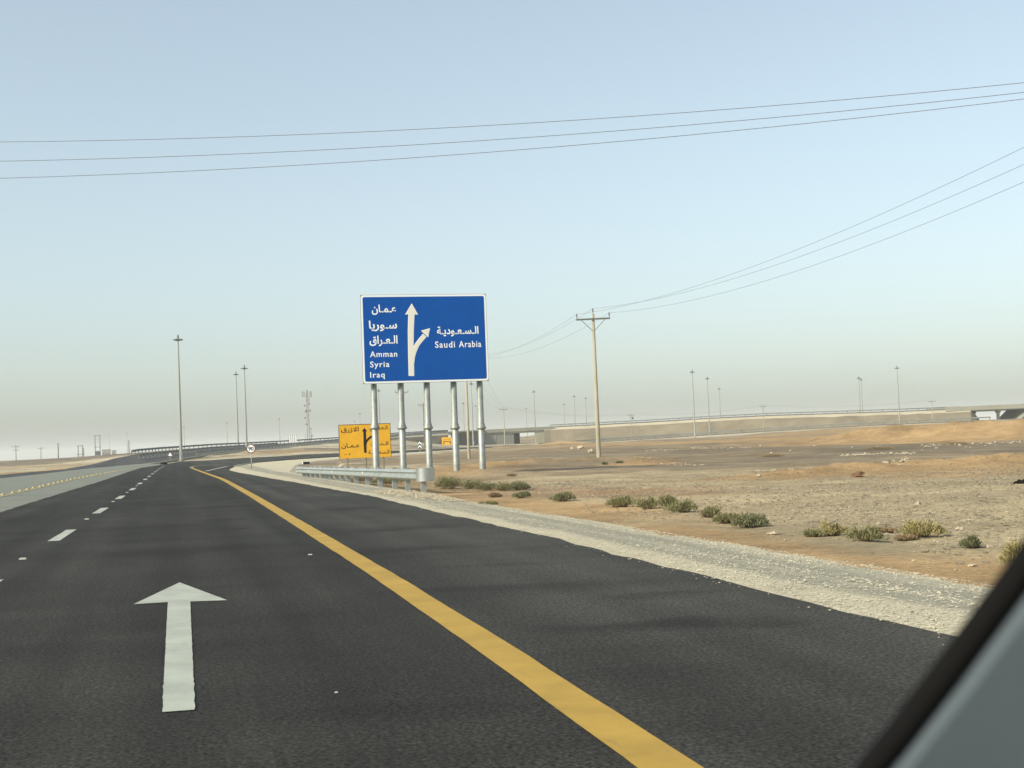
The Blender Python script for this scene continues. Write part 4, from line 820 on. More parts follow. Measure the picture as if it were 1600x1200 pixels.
# ------------------------------------------------------------------ light masts
def mast_parts(o, H, detail):
    b = MB(); b.lathe([(0.30, -0.8), (0.28, 0.0), (0.25, 2.0), (0.10, H-0.4), (0.09, H-0.2)], 12); 
    def head(add):
        for i in range(8):
            a = 2*math.pi*i/8; c, s = math.cos(a), math.sin(a)
            bb = add(); bb.tube((0.12*c, 0.12*s, H-0.30), (0.42*c, 0.42*s, H-0.30), 0.03, n=6)
            bb.box((0.58*c, 0.58*s, H-0.34), (0.36, 0.26, 0.20), a)
    if detail:
        b.build('pole', M['mast'], o, smooth=True)
        b = MB(); b.lathe([(0.30, H-0.5), (0.36, H-0.36), (0.36, H-0.22), (0.14, H-0.1), (0.14, H+0.35), (0.02, H+0.5)], 12); b.build('head_frame', M['lamp'], o)
        def add():
            add.b = MB(); L_.append(add.b); return add.b
        L_ = []; head(add)
        for bb in L_: bb.build('floodlight', M['lamp'], o)
        b = MB(); b.lathe([(0.0, 0.32), (0.5, 0.32), (0.5, 0.0)][::-1], 14, (0, 0, -0.25)); b.build('base_flange', M['concrete'], o)
        b = MB(); b.box((0, -0.28, 1.2), (0.26, 0.14, 0.7)); b.build('service_door', M['mast'], o)
        return None
    n0 = len(b.f); head(lambda: b); b.lathe([(0.36, H-0.5), (0.36, H-0.2), (0.1, H+0.3)], 8); b.m = [0]*n0+[1]*(len(b.f)-n0)
    return b
masts = [((276, 527), (281, 720.5), 'tallest looking light mast standing alone at the bend on the left'), ((380.5, 573), (385, 714.5), 'light mast just behind the 90 speed limit sign'), ((367.5, 583), (371.5, 698), 'light mast on the highway edge, left of the mast behind the 90 sign'),
 ((736, 598), None, 'light mast rising behind the right half of the blue sign'), ((834, 611), None, 'taller of the two light masts by the underpass opening'), ((591, 609), None, 'light mast beside the leftmost blue sign post'),
 ((1082, 579.5), None, 'tallest of the three light masts right of the tall power pole'), ((1105.5, 590), None, 'middle of the three light masts right of the tall power pole'), ((1402.5, 573.5), None, 'light mast behind the orange dune, farthest right of all'), ((1342.5, 589.5), None, 'left one of the twin light masts before the orange dune'), ((1346, 592), None, 'right one of the twin light masts before the orange dune'),
 ((1124, 606.5), None, 'shortest looking of the three light masts right of the tall power pole'), ((897, 618.5), None, 'middle of the three light masts left of the tall power pole'), ((915, 621), None, 'light mast nearest the tall power pole on its left'), ((881, 631), None, 'shortest looking light mast left of the tall power pole, above the embankment'), ((822, 637.5), None, 'shorter of the two light masts by the underpass opening'),
 ((723.5, 629.5), None, 'distant light mast between the third and fourth gaps of the blue sign posts'), ((743, 633.5), None, 'distant light mast just left of the rightmost blue sign post'), ((562, 645.5), None, 'taller distant light mast above the yellow sign'), ((553.5, 657.5), None, 'shorter distant light mast above the yellow sign'),
 ((436, 654), None, 'distant light mast left of the lattice tower'), ((354, 660), None, 'small distant light mast left of the pair behind the 90 sign'), ((287, 667), None, 'small distant light mast just right of the nearest mast'), ((198, 676), None, 'small distant light mast right of the far grey building'), ((170, 680), None, 'small distant light mast over the far grey building')]
far_mesh = None
for i, (tp, bp_, lab) in enumerate(masts):
    if bp_: D = {0: 209, 1: 287, 2: 353}[i]
    else: D = 18.6*FPX/(hor(tp[0])-tp[1])
    p = P(tp[0], tp[1], D); q = top_at(tp[0]+0.0385*(hor(tp[0])-tp[1])*1.0, D, 0); z = ground(q[0], q[1])
    if bp_: z = P(bp_[0], bp_[1], D)[2]
    H = p[2]-z
    if D < 520:
        o = thing('light_mast', lab, 'light mast', (q[0], q[1], z), 0.2*i, 'high light masts around the junction'); mast_parts(o, H, True)
    else:
        if far_mesh is None:
            o = mast_parts(None, 20.0, False).build('light_mast', [M['mast'], M['lamp']]); far_mesh = o.data
        else: o = link('light_mast', far_mesh)
        o.location = (q[0], q[1], z); o.scale = (1, 1, H/20.0); tag(o, lab, 'light mast', 'high light masts around the junction')

# ------------------------------------------------------------------ power poles and lines
def pole_parts(o, H, arm=2.2, detail=True, mat_=None, rot=0.0, second=False):
    mat_ = mat_ or M['pole']
    b = MB(); b.lathe([(0.155, -0.8), (0.15, 0), (0.085, H), (0.0, H)], 10); 
    if detail: b.build('pole', mat_, o, smooth=True)
    def arm_b(b, z):
        b.box((0, -0.12, z), (arm, 0.09, 0.11))
    def brace(b, s): b.tube((s*0.75, -0.12, H-0.42), (s*0.08, -0.10, H-1.1), 0.022, n=6)
    def ins(b, x, z):
        b.tube((x, -0.12, z), (x, -0.12, z+0.20), 0.02, n=6); b.lathe([(0.02, 0.12), (0.055, 0.14), (0.03, 0.19), (0.055, 0.22), (0.03, 0.27), (0.045, 0.31), (0.0, 0.36)], 8, (x, -0.12, z))
    za = H-0.35
    if detail:
        b = MB(); arm_b(b, za); b.build('crossarm', M['dark_steel'], o)
        for s in (-1, 1): b = MB(); brace(b, s); b.build('brace', M['dark_steel'], o)
        for x_, z in ((-arm/2+0.05, za+0.05), (0, H), (arm/2-0.05, za+0.05)): b = MB(); ins(b, x_, z); b.build('insulator', M['porcelain'], o)
        return
    n0 = len(b.f); arm_b(b, za); [brace(b, s) for s in (-1, 1)]; [ins(b, x_, z) for x_, z in ((-arm/2+0.05, za+0.05), (0, H), (arm/2-0.05, za+0.05))]
    if second: b.box((0, -0.12, H-1.7), (arm*0.7, 0.09, 0.11))
    b.m = [0]*n0+[1]*(len(b.f)-n0); return b
def tip(o, x_, z): return np.array(o.matrix_basis @ Vector((x_, -0.12, z)))
PG = 'power poles on the plain'
def power_pole(px_, pyt, pyb, D, label, detail=True, base_z=None, rz=-YAW, mat_=None, arm=2.2, second=False):
    q = P(px_, pyb, D); z = ground(q[0], q[1]) if base_z is None else base_z; H = P(px_, pyt, D)[2]-z
    if detail: o = thing('power_pole', label, 'power pole', (q[0], q[1], z), rz, PG); pole_parts(o, H, arm, True, mat_)
    else:
        o = pole_parts(None, H, arm, False, mat_, 0, second).build('power_pole', [mat_ or M['pole'], M['dark_steel']]); o.location = (q[0], q[1], z); o.rotation_euler = (0, 0, rz); tag(o, label, 'power pole', PG)
    bpy.context.view_layer.update(); return o, H
pa, ha = power_pole(936, 489, 720.5, 85, 'tall power pole with braced crossarm right of the blue sign', rz=-YAW-0.1)
pb_, hb = power_pole(733, 560, 716.5, 125, 'beige power pole whose top is hidden behind the blue sign')
pc2, hc2 = power_pole(631, 609.5, 704, 217, 'power pole hidden behind the second blue sign post with one crossarm end showing', mat_=M['pole_grey'])
pc, hc = power_pole(664, 630, 707.5, 272, 'power pole seen just left of the middle blue sign post', mat_=M['pole_grey'])
pe, he = power_pole(789, 637.5, 695.5, 350, 'power pole standing before the underpass mouth, right of the blue sign')
pf, hf = power_pole(987, 647.5, 690.5, 435, 'far power pole with a small box near its top, right of the tall pole', False)
pg_, hg = power_pole(1194, 633.5, 678.5, 425, 'far power pole between the three masts and the twin masts', False)
ph, hh_ = power_pole(1457.5, 625.5, 661, 400, 'far power pole rising behind the orange dune by the right bridge', False)
b = MB(); b.box((0.62, -0.25, hf-1.25), (0.55, 0.4, 0.8)); b.build('transformer_box', M['dark_steel'], pf)
power_pole(25.5, 696, 732, 440, 'leftmost far power pole with two crossarms', False, mat_=M['pole_grey'], arm=2.9, second=True)
power_pole(64.5, 699, 730, 512, 'second far power pole from the left edge with a single crossarm', False, mat_=M['pole_grey'], arm=2.7)
def plain_pole(px_, pyt, pyb, D, label, brackets=True):
    q = P(px_, pyb, D); z = ground(q[0], q[1]); H = P(px_, pyt, D)[2]-z; b = MB(); b.lathe([(0.2, -0.8), (0.19, 0), (0.12, H), (0, H)], 8)
    if brackets:
        for zz in (0.4, 1.3, 2.2): b.box((0.15, 0, H-zz), (0.7, 0.1, 0.1))
    o = b.build('power_pole', M['pole_grey']); o.location = (q[0], q[1], z); tag(o, label, 'power pole', PG)
plain_pole(91.5, 692, 730, 430, 'far single pole with short side brackets left of the transformer frame')
plain_pole(201.8, 688, 710, 420, 'short bare pole standing left of the climbing highway', False)
def hframe(px_, pyt, pyb, D, w, label, tr=True):
    q = P(px_, pyb, D); z = ground(q[0], q[1]); H = P(px_, pyt, D)[2]-z; o = thing('pole_frame', label, 'power pole', (q[0], q[1], z), -0.1)
    for s in (-1, 1): b = MB(); b.tube((s*w/2, 0, -0.8), (s*w/2, 0, H), 0.17, 0.13, 8); b.build('pole', M['pole_grey'], o)
    for zz in (H-0.15, H*0.5): b = MB(); b.box((0, 0, zz), (w+0.8, 0.12, 0.16)); b.build('crossbar', M['dark_steel'], o)
    if tr:
        b = MB(); b.box((0, 0, H*0.24), (w-0.3, 0.9, 1.5)); b.box((0, 0, H*0.24-0.85), (w, 1.0, 0.16))
        for s in (-0.4, 0, 0.4): b.tube((s, 0, H*0.24+0.7), (s, 0, H*0.24+1.1), 0.07, n=6)
        b.build('transformer', M['rust'], o)
hframe(153, 680, 716.5, 545, 1.95, 'two-legged pole frame carrying a dark transformer left of the far building')
hframe(126, 696, 724, 500, 1.6, 'lower two-legged pole frame left of the transformer frame', True)
plain_pole(131, 699.5, 722, 540, 'thin pole right beside the lower two-legged frame')
# corner pole outside the right edge, and the one outside the left edge, that carry the lines over the road
def out_pole(px_, D, H, label, rz):
    q = top_at(px_, D, 0); z = ground(q[0], q[1]); o = thing('power_pole', label, 'power pole', (q[0], q[1], z), rz, PG); pole_parts(o, H-z, 2.2, True); bpy.context.view_layer.update(); return o, H-z
pr, hr = out_pole(1925, 33.0, 10.6, 'near power pole beyond the right edge of the view', math.radians(-48))
pl, hl = out_pole(-420, 40.0, 11.7, 'near power pole beyond the left edge of the view', math.radians(10))
def cable(p, q, sag, label, group, r=0.008, n=28):
    base = np.array(p); b = MB(); pts = []
    for i in range(n+1):
        t = i/n; pts.append(base*(1-t)+np.array(q)*t-np.array([0, 0, 4*sag*t*(1-t)])-base)
    k = 5; V = []; F = []
    for i, c in enumerate(pts):
        d = pts[min(i+1, n)]-pts[max(i-1, 0)]; d /= np.linalg.norm(d); a = np.cross(d, [0, 0, 1.0]); a /= np.linalg.norm(a); e = np.cross(a, d)
        for j in range(k): V.append(c+r*(a*math.cos(2*math.pi*j/k)+e*math.sin(2*math.pi*j/k)))
    for i in range(n):
        for j in range(k): F.append((i*k+j, i*k+(j+1) % k, (i+1)*k+(j+1) % k, (i+1)*k+j))
    b.add(V, F); o = b.build('power_cable', M['wire'], smooth=True); o.location = tuple(base); tag(o, label, 'power cable', group); return o
def ends(o, H, arm=2.2): return [tip(o, -arm/2+0.05, H-0.35+0.35), tip(o, 0, H+0.33), tip(o, arm/2-0.05, H-0.35+0.35)]
EA, EB = ends(pa, ha), ends(pb_, hb); ER = [P(1922, y, 33) for y in (66, 104, 136)]
nm3 = ['left', 'middle', 'right']
for i, w in enumerate(['uppermost', 'middle', 'lowest']):
    cable(EA[i], ER[i], 1.15, f'{w} of the three power cables rising right from the tall pole', 'power cables from the tall pole')
for i in range(3): cable(EA[i], EB[i], 0.9, f'{nm3[i]} power cable running from the tall pole behind the blue sign', 'power cables from the tall pole', 0.007)
LP = [P(-420, y, 40) for y in (219, 253, 284)]
RPp = [P(1924, y, 33) for y in (94, 106, 113)]
for i, w in enumerate(['uppermost', 'middle', 'lowest']): cable(RPp[i], LP[i], 0.72, f'{w} of the three power cables crossing the sky above the road', 'power cables over the road', 0.009)
EE, EF, EG, EHh = ends(pe, he), ends(pf, hf), ends(pg_, hg), ends(ph, hh_)
for (A, B, w) in ((EB, EE, 'between the beige pole and the underpass pole'), (EE, EF, 'between the underpass pole and the far boxed pole'), (EF, EG, 'between the far boxed pole and the next pole right'), (EG, EHh, 'between the two rightmost far poles')):
    for i in range(3): cable(A[i], B[i], 1.2, f'{nm3[i]} thin power cable {w}', 'far power cables', 0.010, 14)

# ------------------------------------------------------------------ communication tower
D = 700; q = top_at(482, D, 0); zt0 = ground(q[0], q[1]); H = P(479.5, 610, D)[2]-zt0
tw = thing('antenna_tower', 'tall slender antenna mast with dish antennas behind the highway', 'tower', (q[0], q[1], zt0))
for s in range(3):
    a = 2*math.pi*s/3; b = MB(); b.tube((1.1*math.cos(a), 1.1*math.sin(a), -0.5), (0.45*math.cos(a), 0.45*math.sin(a), H-2), 0.16, 0.12, 6); b.build('leg', M['red_white'], tw)
for lv in range(int(H//2.6)):
    z0 = lv*2.6; b = MB(); f0 = 1.1-0.65*z0/H; f1 = 1.1-0.65*(z0+2.6)/H
    for s in range(3):
        a, c = 2*math.pi*s/3, 2*math.pi*(s+1)/3; b.tube((f0*math.cos(a), f0*math.sin(a), z0), (f1*math.cos(c), f1*math.sin(c), z0+2.6), 0.07, n=4); b.tube((f0*math.cos(a), f0*math.sin(a), z0), (f0*math.cos(c), f0*math.sin(c), z0), 0.06, n=4)
    b.build('lattice_bay', M['galv_far'] if lv % 2 else M['red_white'], tw)
b = MB(); b.tube((-2.6, 0, H-3), (2.6, 0, H-3), 0.1, n=6); b.tube((-2.6, 0, H-1.5), (2.6, 0, H-1.5), 0.1, n=6); b.build('antenna_frame', M['galv_far'], tw)
for x_, z in ((-2.4, H-2), (-1.5, H-2), (0, H-1.0), (0.4, H-1.4), (1.9, H-2), (2.4, H-2), (1.2, H-5.0), (-0.3, H-4.5)):
    b = MB(); b.box((x_, -0.3, z), (0.45, 0.25, 3.0)); b.build('panel_antenna', M['mast'], tw)
for x_, z, r in ((-1.4, H-8, 0.5), (1.1, H-7.2, 0.45), (-0.7, H-11, 0.7), (1.4, H-10.8, 0.5), (-1.3, H-14.5, 0.45), (-0.9, H-18, 0.45), (1.5, H-20.5, 0.4), (1.9, H-24.2, 0.55), (1.9, H-26, 0.45)):
    b = MB(); b.lathe([(0.0, 0.3), (r*0.7, 0.22), (r, 0.0), (r, -0.25), (0, -0.3)], 10); o = b.build('dish_antenna', M['lamp'], tw); o.location = (x_, -0.7, z); o.rotation_euler = (math.radians(90), 0, 0)
b = MB(); b.tube((1.6, 0, 2.5), (1.6, 0, 11), 0.12, n=5); b.tube((-1.5, 0, 2.5), (-1.5, 0, 10), 0.08, n=5); b.build('side_pole', M['galv_far'], tw)

# far building
D = 900
for (px0, px1, py0, lab) in ((160, 172, 703.2, 'far grey block building beside the transformer frame'), (175, 181, 704.2, 'smaller far building right of the grey block')):
    a, c = top_at(px0, D, 0), top_at(px1, D, 0); ctr = (a+c)/2; z = ground(ctr[0], ctr[1]); W = np.linalg.norm(c-a); H = P(px0, py0, D)[2]-z
    o = thing('building', lab, 'building', (ctr[0], ctr[1], z), -YAW+0.25)
    b = MB(); b.box((0, 3, H/2-0.5), (W, 6, H+1)); b.build('wall', M['building'], o)
    b = MB(); b.box((0, 3, H+0.15), (W+0.3, 6.3, 0.3)); b.build('roof', M['concrete'], o)
    for i in range(max(1, int(W//1.6))): b = MB(); b.box((-W/2+0.9+i*1.6, -0.02, H*0.6), (0.8, 0.1, 1.0)); b.build('window', M['window_glass'], o)

# ------------------------------------------------------------------ bushes
def bush(px_, py_, wpx, hpx, mat_, label, seed, D=None):
    r = np.random.default_rng(seed); g = G(px_, py_, -0.36)
    for _ in range(4): g = G(px_, py_, ground(g[0], g[1]))
    D_ = (g-CAM)@_F; W = wpx*(1.22 if px_ < 830 else 1.08)*D_/FPX/2; H = hpx*D_/FPX; z = ground(g[0], g[1])
    o = thing('bush', label, 'bush', (g[0], g[1], z), 0, 'low desert bushes along the gravel')
    b = MB(); ntw = 46
    for i in range(ntw):
        a = r.uniform(0, 2*math.pi); q = math.sqrt(r.uniform(0, 1)); tx, ty = W*0.9*q*math.cos(a), W*0.7*q*math.sin(a); tz = H*(1-0.55*q*q)*r.uniform(0.7, 1.0)
        b.tube((tx*0.35, ty*0.35, -0.03), (tx, ty, tz), 0.006, 0.003, 3, caps=False)
    b.build('twigs', M['twig'], o)
    b = MB(); nl = int(1500+W*2600); V = []; F = []
    lobes = [(r.uniform(-0.62, 0.62)*W, r.uniform(-0.45, 0.45)*W, r.uniform(0.5, 1.0)) for _ in range(8)]
    for i in range(nl):
        lx, ly, lh = lobes[r.integers(8)]
        a = r.uniform(0, 2*math.pi); q = math.sqrt(r.uniform(0, 1)); x_ = lx+W*0.5*q*math.cos(a); y_ = ly+W*0.42*q*math.sin(a)
        top = H*lh*math.sqrt(max(0.05, 1-(q*0.95)**2)); zz = top*r.uniform(0.12, 1.0)**0.6
        l_ = r.uniform(0.03, 0.085)*(0.6+0.9*H); w = l_*0.11; d = np.array([(x_-lx*0.6)/W*1.2+r.normal(0, 0.45), (y_-ly*0.6)/W*1.2+r.normal(0, 0.45), r.uniform(0.5, 1.6)]); d /= np.linalg.norm(d)
        s_ = np.cross(d, r.normal(0, 1, 3)); s_ /= np.linalg.norm(s_)+1e-9; c = np.array([x_, y_, zz]); k0 = len(V)
        V += [c-s_*w*0.4, c+s_*w*0.4, c+d*l_*0.55+s_*w, c+d*l_, c+d*l_*0.55-s_*w]; F.append((k0, k0+1, k0+2, k0+3, k0+4))
    b.add(V, F); b.build('foliage', mat_, o); return o
BU = [(700, 764, 40, 22, 'leaf_green', 'green bush nearest the rounded guardrail end'), (738, 764, 36, 16, 'leaf_green', 'green bush second from the guardrail end, at the foot of the rightmost post'), (763, 766, 34, 14, 'leaf_dark', 'low green bush right of the rightmost blue sign post'), (787, 767, 30, 15, 'leaf_green', 'green bush fourth from the guardrail end'),
 (816, 766, 36, 15, 'leaf_dark', 'dark green bush with a smaller one just in front'), (815, 778, 22, 11, 'leaf_dark', 'small dark bush in front of a larger dark bush'), (776, 777, 22, 8, 'leaf_dead', 'small dry brown bush below the cluster by the rightmost post'), (763, 790.5, 22, 7, 'leaf_green', 'tiny bush at the edge of the gravel shoulder'),
 (880, 783.5, 34, 16, 'leaf_dark', 'single round dark bush alone on the red sand, below the tall pole'), (969, 792, 42, 19, 'leaf_green', 'oval green bush left of the trio of bushes'), (1011, 796, 28, 20, 'leaf_green', 'left bush of the trio below the light masts'), (1042, 791, 36, 18, 'leaf_green', 'rear middle bush of the trio'), (1065, 800.5, 46, 20, 'leaf_green', 'front right bush of the trio'),
 (1107, 809, 36, 18, 'leaf_green', 'bright green bush at the left end of the longest clump'), (1135, 818, 40, 18, 'leaf_green', 'middle bush of the longest clump'), (1172, 824, 60, 27, 'leaf_dark', 'large dark bush at the right end of the longest clump'),
 (1270, 838.5, 30, 11, 'leaf_green', 'flat little bush left of the yellowish one'), (1303, 837, 34, 23, 'leaf_yellow', 'yellowish bush between the flat little bush and a dense green one'), (1351, 846, 48, 25, 'leaf_green', 'dense grey green bush left of the biggest yellow bush'), (1384, 833, 28, 8, 'leaf_dead', 'thin low tuft between two large right-hand bushes'),
 (1437, 839, 66, 28, 'leaf_yellow', 'biggest yellow green bush on the right'), (1415, 843, 28, 9, 'leaf_dead', 'dry straw tuft at the left foot of the biggest yellow bush'), (1521, 856, 34, 19, 'leaf_dark', 'small dark bush alone near the right edge'), (1600, 885, 60, 40, 'leaf_yellow', 'bush half hidden by the car pillar'), (608, 756, 44, 13, 'leaf_green', 'green bush seen through the guardrail posts'), (570, 752, 40, 9, 'leaf_dead', 'dry bush seen through the guardrail posts further left'),
 (1205, 714, 40, 5, 'leaf_dead', 'low brown scrub in the dark ground below the far single pole'), (1378, 704, 44, 6, 'leaf_dead', 'low brown scrub below the orange dune'), (1492, 697, 36, 5, 'leaf_dead', 'low brown scrub below the dune, farther right'), (800, 744, 16, 4, 'leaf_dead', 'low brown tuft on the stony plain right of the blue sign'), (945, 727, 10, 4, 'leaf_dark', 'tiny tuft at the foot of the tall power pole'), (967, 726.5, 12, 4, 'leaf_dark', 'tiny tuft right of the tall power pole foot')]
for i, (a, b1, c, d, m_, lab) in enumerate(BU): bush(a, b1, c, d, M[m_], lab, 100+i)

# ------------------------------------------------------------------ stones
def stones(name, pts, sizes, mat_, parent, label):
    r = np.random.default_rng(5); n = len(pts); a = r.uniform(0, 6.28, n)
    base = np.array([(1,0,0),(-1,0,0),(0,1,0),(0,-1,0),(.7,.7,.35),(-.7,.6,.4),(-.5,-.7,.4),(.6,-.6,.35),(0,0,0.6),(0,0,-0.4)])
    v = base[None]*np.asarray(sizes)[:, None, None]*r.uniform(0.55, 1.25, (n, 10, 1))*np.stack([r.uniform(0.7, 1.4, n), r.uniform(0.6, 1.1, n), r.uniform(0.5, 1.1, n)], 1)[:, None, :]
    k, q = np.cos(a), np.sin(a); x_ = v[:, :, 0]*k[:, None]-v[:, :, 1]*q[:, None]; y_ = v[:, :, 0]*q[:, None]+v[:, :, 1]*k[:, None]
    v = np.stack([x_, y_, v[:, :, 2]], 2)+np.asarray(pts)[:, None, :]
    F = np.array([(0,4,8),(4,2,8),(2,5,8),(5,1,8),(1,6,8),(6,3,8),(3,7,8),(7,0,8)]); f = (F[None]+(np.arange(n)*10)[:, None, None]).reshape(-1)
    m_ = bpy.data.meshes.new(name); m_.vertices.add(n*10); m_.vertices.foreach_set('co', v.reshape(-1)); m_.loops.add(len(f)); m_.loops.foreach_set('vertex_index', f.astype(np.int32)); nf = len(f)//3
    m_.polygons.add(nf); m_.polygons.foreach_set('loop_start', (np.arange(nf)*3).astype(np.int32)); m_.polygons.foreach_set('loop_total', np.full(nf, 3, np.int32)); m_.update(); m_.validate()
    m_.materials.append(mat_); o = link(name, m_, parent); tag(o, label, None, kind='stuff'); return o
r = np.random.default_rng(11); N = 90000
yy = 5+ (r.uniform(0, 1, N)**1.7)*62; tt = r.uniform(0, 1, N); tt = np.where(r.uniform(0, 1, N) < 0.006, -np.abs(r.normal(0, 0.03, N)), tt)
band = 0.55+1.2*vnoise(tt*7, yy*0.10, 77)+0.5*vnoise(tt*3, yy*0.7, 78); edge = np.maximum(np.clip((0.30-tt)/0.2, 0, 1)*0.75, np.clip((tt-0.9)/0.1, 0, 1)*0.9)
trk = 1-0.8*np.maximum(np.exp(-((tt-0.40+0.05*vnoise(yy*0.2, yy*0, 79))/0.06)**2), np.exp(-((tt-0.62+0.06*vnoise(yy*0.15, yy*0, 80))/0.09)**2))
keep = r.uniform(0, 1, N) < np.clip(np.maximum(band*0.75*trk, edge), 0.05, 1); yy, tt = yy[keep], tt[keep]
xe = lerp_tab(yy, RE); xs_ = xe+0.01+(7.2-xe)*tt; zs_ = np.interp(tt, [-0.2, -0.005, 0, 0.02, 0.25, 0.5, 0.75, 1], [0.004, 0.004, -0.035, -0.04, -0.0675, -0.125, -0.2, -0.27])
stones('gravel_stones', np.stack([xs_, yy, zs_+0.004], 1), (0.006+0.014*r.uniform(0, 1, len(yy))**3)*(1+0.8*(r.uniform(0, 1, len(yy)) > 0.994)), M['gravel_stone'], gravel, 'pale crushed stones scattered on the shoulder')
N = 150000; D_ = 12+r.uniform(0, 1, N)**0.8*42; pxr = r.uniform(640, 1640, N)
P_ = np.array([top_at(a, d, 0)[:2] for a, d in zip(pxr, D_)]); dens_ = 0.30+0.9*fbm(P_[:, 0]/6, P_[:, 1]/6, 55)+np.clip((P_[:, 0]-9.5)/5, -0.5, 0.35)
keep = (r.uniform(0, 1, N) < np.clip(dens_, 0.02, 1)) & (P_[:, 0] > 7.3); P_ = P_[keep]
sz = (0.008+0.034*r.uniform(0, 1, len(P_))**5)*np.where(P_[:, 0] < 10, 0.7, 1.0); stones('desert_stones', np.stack([P_[:, 0], P_[:, 1], terr(P_[:, 0], P_[:, 1])+sz*0.2], 1), sz, M['stone'], desert, 'stones strewn over the desert plain')
RL = []
for (x0, y0, x1, y1, n) in ((1080, 704, 1172, 702.5, 90), (1310, 714, 1430, 709.5, 110), (1440, 701, 1600, 694, 120), (940, 722, 1100, 727, 60), (1000, 707, 1060, 706, 50), (1180, 737, 1420, 733, 110)):
    for _ in range(n):
        t = r.uniform(0, 1); g = G(x0+(x1-x0)*t, y0+(y1-y0)*t+r.normal(0, 0.8), -0.4); RL.append((g[0], g[1]))
RL = np.array(RL); sz = r.uniform(0.04, 0.15, len(RL)); stones('rubble', np.stack([RL[:, 0], RL[:, 1], terr(RL[:, 0], RL[:, 1])], 1), sz, M['rock_pale'], desert, 'rows of pale rubble in the darker ground')
dk = r.uniform(0, 1, len(P_)) < 0.15; Pd = P_[dk]+r.normal(0, 0.2, (int(dk.sum()), 2)); Pd = Pd[Pd[:, 0] > 8.2]; szd = 0.010+0.045*r.uniform(0, 1, len(Pd))**4
stones('dark_stones', np.stack([Pd[:, 0], Pd[:, 1], terr(Pd[:, 0], Pd[:, 1])+szd*0.2], 1), szd, mat('dark_stone', (0.19, 0.16, 0.11), 0.9, var=0.4, scale=1.5), desert, 'darker stones strewn over the desert plain')
# heap of white stones at the guardrail end
HPt = []
while len(HPt) < 1300:
    u, w_ = r.uniform(-1, 1), r.uniform(-1, 1)
    if u*u+w_*w_ > 1: continue
    g = G(655+70*u, 775+8*w_+3*u, -0.15); HPt.append((g[0], g[1], max(-0.27, -0.106*(g[0]-4.6))+0.02+0.11*(1-u*u-w_*w_)*r.uniform(0, 1)))
stones('stone_heap', np.array(HPt), 0.016+0.05*r.uniform(0, 1, len(HPt))**2, M['rock_pale'], gravel, 'heap of pale stones around the guardrail end')
def rock(px_, py_, wpx, hpx, mat_, label, seed, D=None, group='loose rocks on the plain'):
    import bmesh
    g = G(px_, py_, -0.36) if D is None else P(px_, py_, D)
    if D is None:
        for _ in range(4): g = G(px_, py_, ground(g[0], g[1]))
    D_ = (g-CAM)@_F; W = wpx*D_/FPX; H = hpx*D_/FPX; rr_ = np.random.default_rng(seed); bm = bmesh.new(); bmesh.ops.create_icosphere(bm, subdivisions=2, radius=0.5)
    for v in bm.verts:
        n_ = 1+0.28*rr_.normal(); v.co = Vector((v.co.x*W*n_, v.co.y*W*0.8*n_, v.co.z*H*1.5*n_+H*0.3))
    m_ = bpy.data.meshes.new('rock'); bm.to_mesh(m_); bm.free(); m_.materials.append(mat_); o = link('rock', m_); o.location = (g[0], g[1], ground(g[0], g[1])); tag(o, label, 'rock', group)
for i, a in enumerate([(894, 707, 5, 4, 'rock_pale', 'left pale boulder on the mound by the tall pole'), (908, 707.5, 10, 5, 'rock_pale', 'biggest pale boulder on the mound by the tall pole'), (923, 709, 9, 5, 'rock_pale', 'pale boulder touching the tall power pole'), (1340, 744, 22, 8, 'rock_red', 'dark reddish rock before the orange heap'), (1500, 828, 12, 5, 'rock_pale', 'bright yellowish stone on the plain near the right edge'), (1435, 788, 9, 4, 'rock_pale', 'white stone in the middle of the stony plain'), (1185, 742, 7, 4, 'rock_pale', 'white stone by the left foot of the orange heap'), (1545, 855, 8, 4, 'rock_pale', 'small pale stone right of the lone dark bush'), (1520, 885, 18, 4, 'rock_pale', 'flat grey stone on the red sand near the pillar'), (1208, 835, 14, 4, 'rock_pale', 'pale flat stones in front of the longest bush clump')]):
    rock(a[0], a[1], a[2], a[3], M[a[4]], a[5], 300+i)
for i in range(14):
    px_, py_ = random.uniform(1120, 1590), random.uniform(694, 716)
    rock(px_, py_, random.uniform(2.5, 6), random.uniform(1, 2), M['rock_pale'], 'small pale stone in the dark ground beyond the orange heap', 400+i, None, 'pale stones in the dark ground')

# debris
def tyre_scrap(px_, py_, wpx, hpx, label, z=None):
    g = G(px_, py_, -0.3 if z is None else z)
    if z is None:
        for _ in range(3): g = G(px_, py_, ground(g[0], g[1]))
    else: g[2] = z
    D_ = (g-CAM)@_F; W = wpx*D_/FPX; H = hpx*D_/FPX; b = MB(); n = 16; pr_ = []
    for i in range(n+1):
        t = i/n; pr_.append((W*(t-0.5), 0.12*W*math.sin(t*7), H*(0.35+0.65*math.sin(math.pi*t)*(0.75+0.25*math.sin(t*23)))))
    A = [(x_, y_-0.16*W, 0.0) for x_, y_, z_ in pr_]; B = [(x_, y_, z_) for x_, y_, z_ in pr_]; C_ = [(x_, y_+0.16*W, 0.0) for x_, y_, z_ in pr_]; b.strip(A, B); b.strip(B, C_); 
    o = b.build('tyre_scrap', M['rubber']); o.location = (g[0], g[1], g[2] if z is not None else ground(g[0], g[1])); o.rotation_euler = (0, 0, -YAW); tag(o, label, 'tyre scrap', 'scraps of black rubber')
tyre_scrap(256, 725.5, 11, 4.0, 'black rubber scrap lying at the far end of the road', 0.01)
tyre_scrap(591, 713.5, 12, 4.5, 'dark rubber scrap right of the yellow sign'); tyre_scrap(1597, 756, 26, 8, 'black rubber heap at the right edge of the plain')
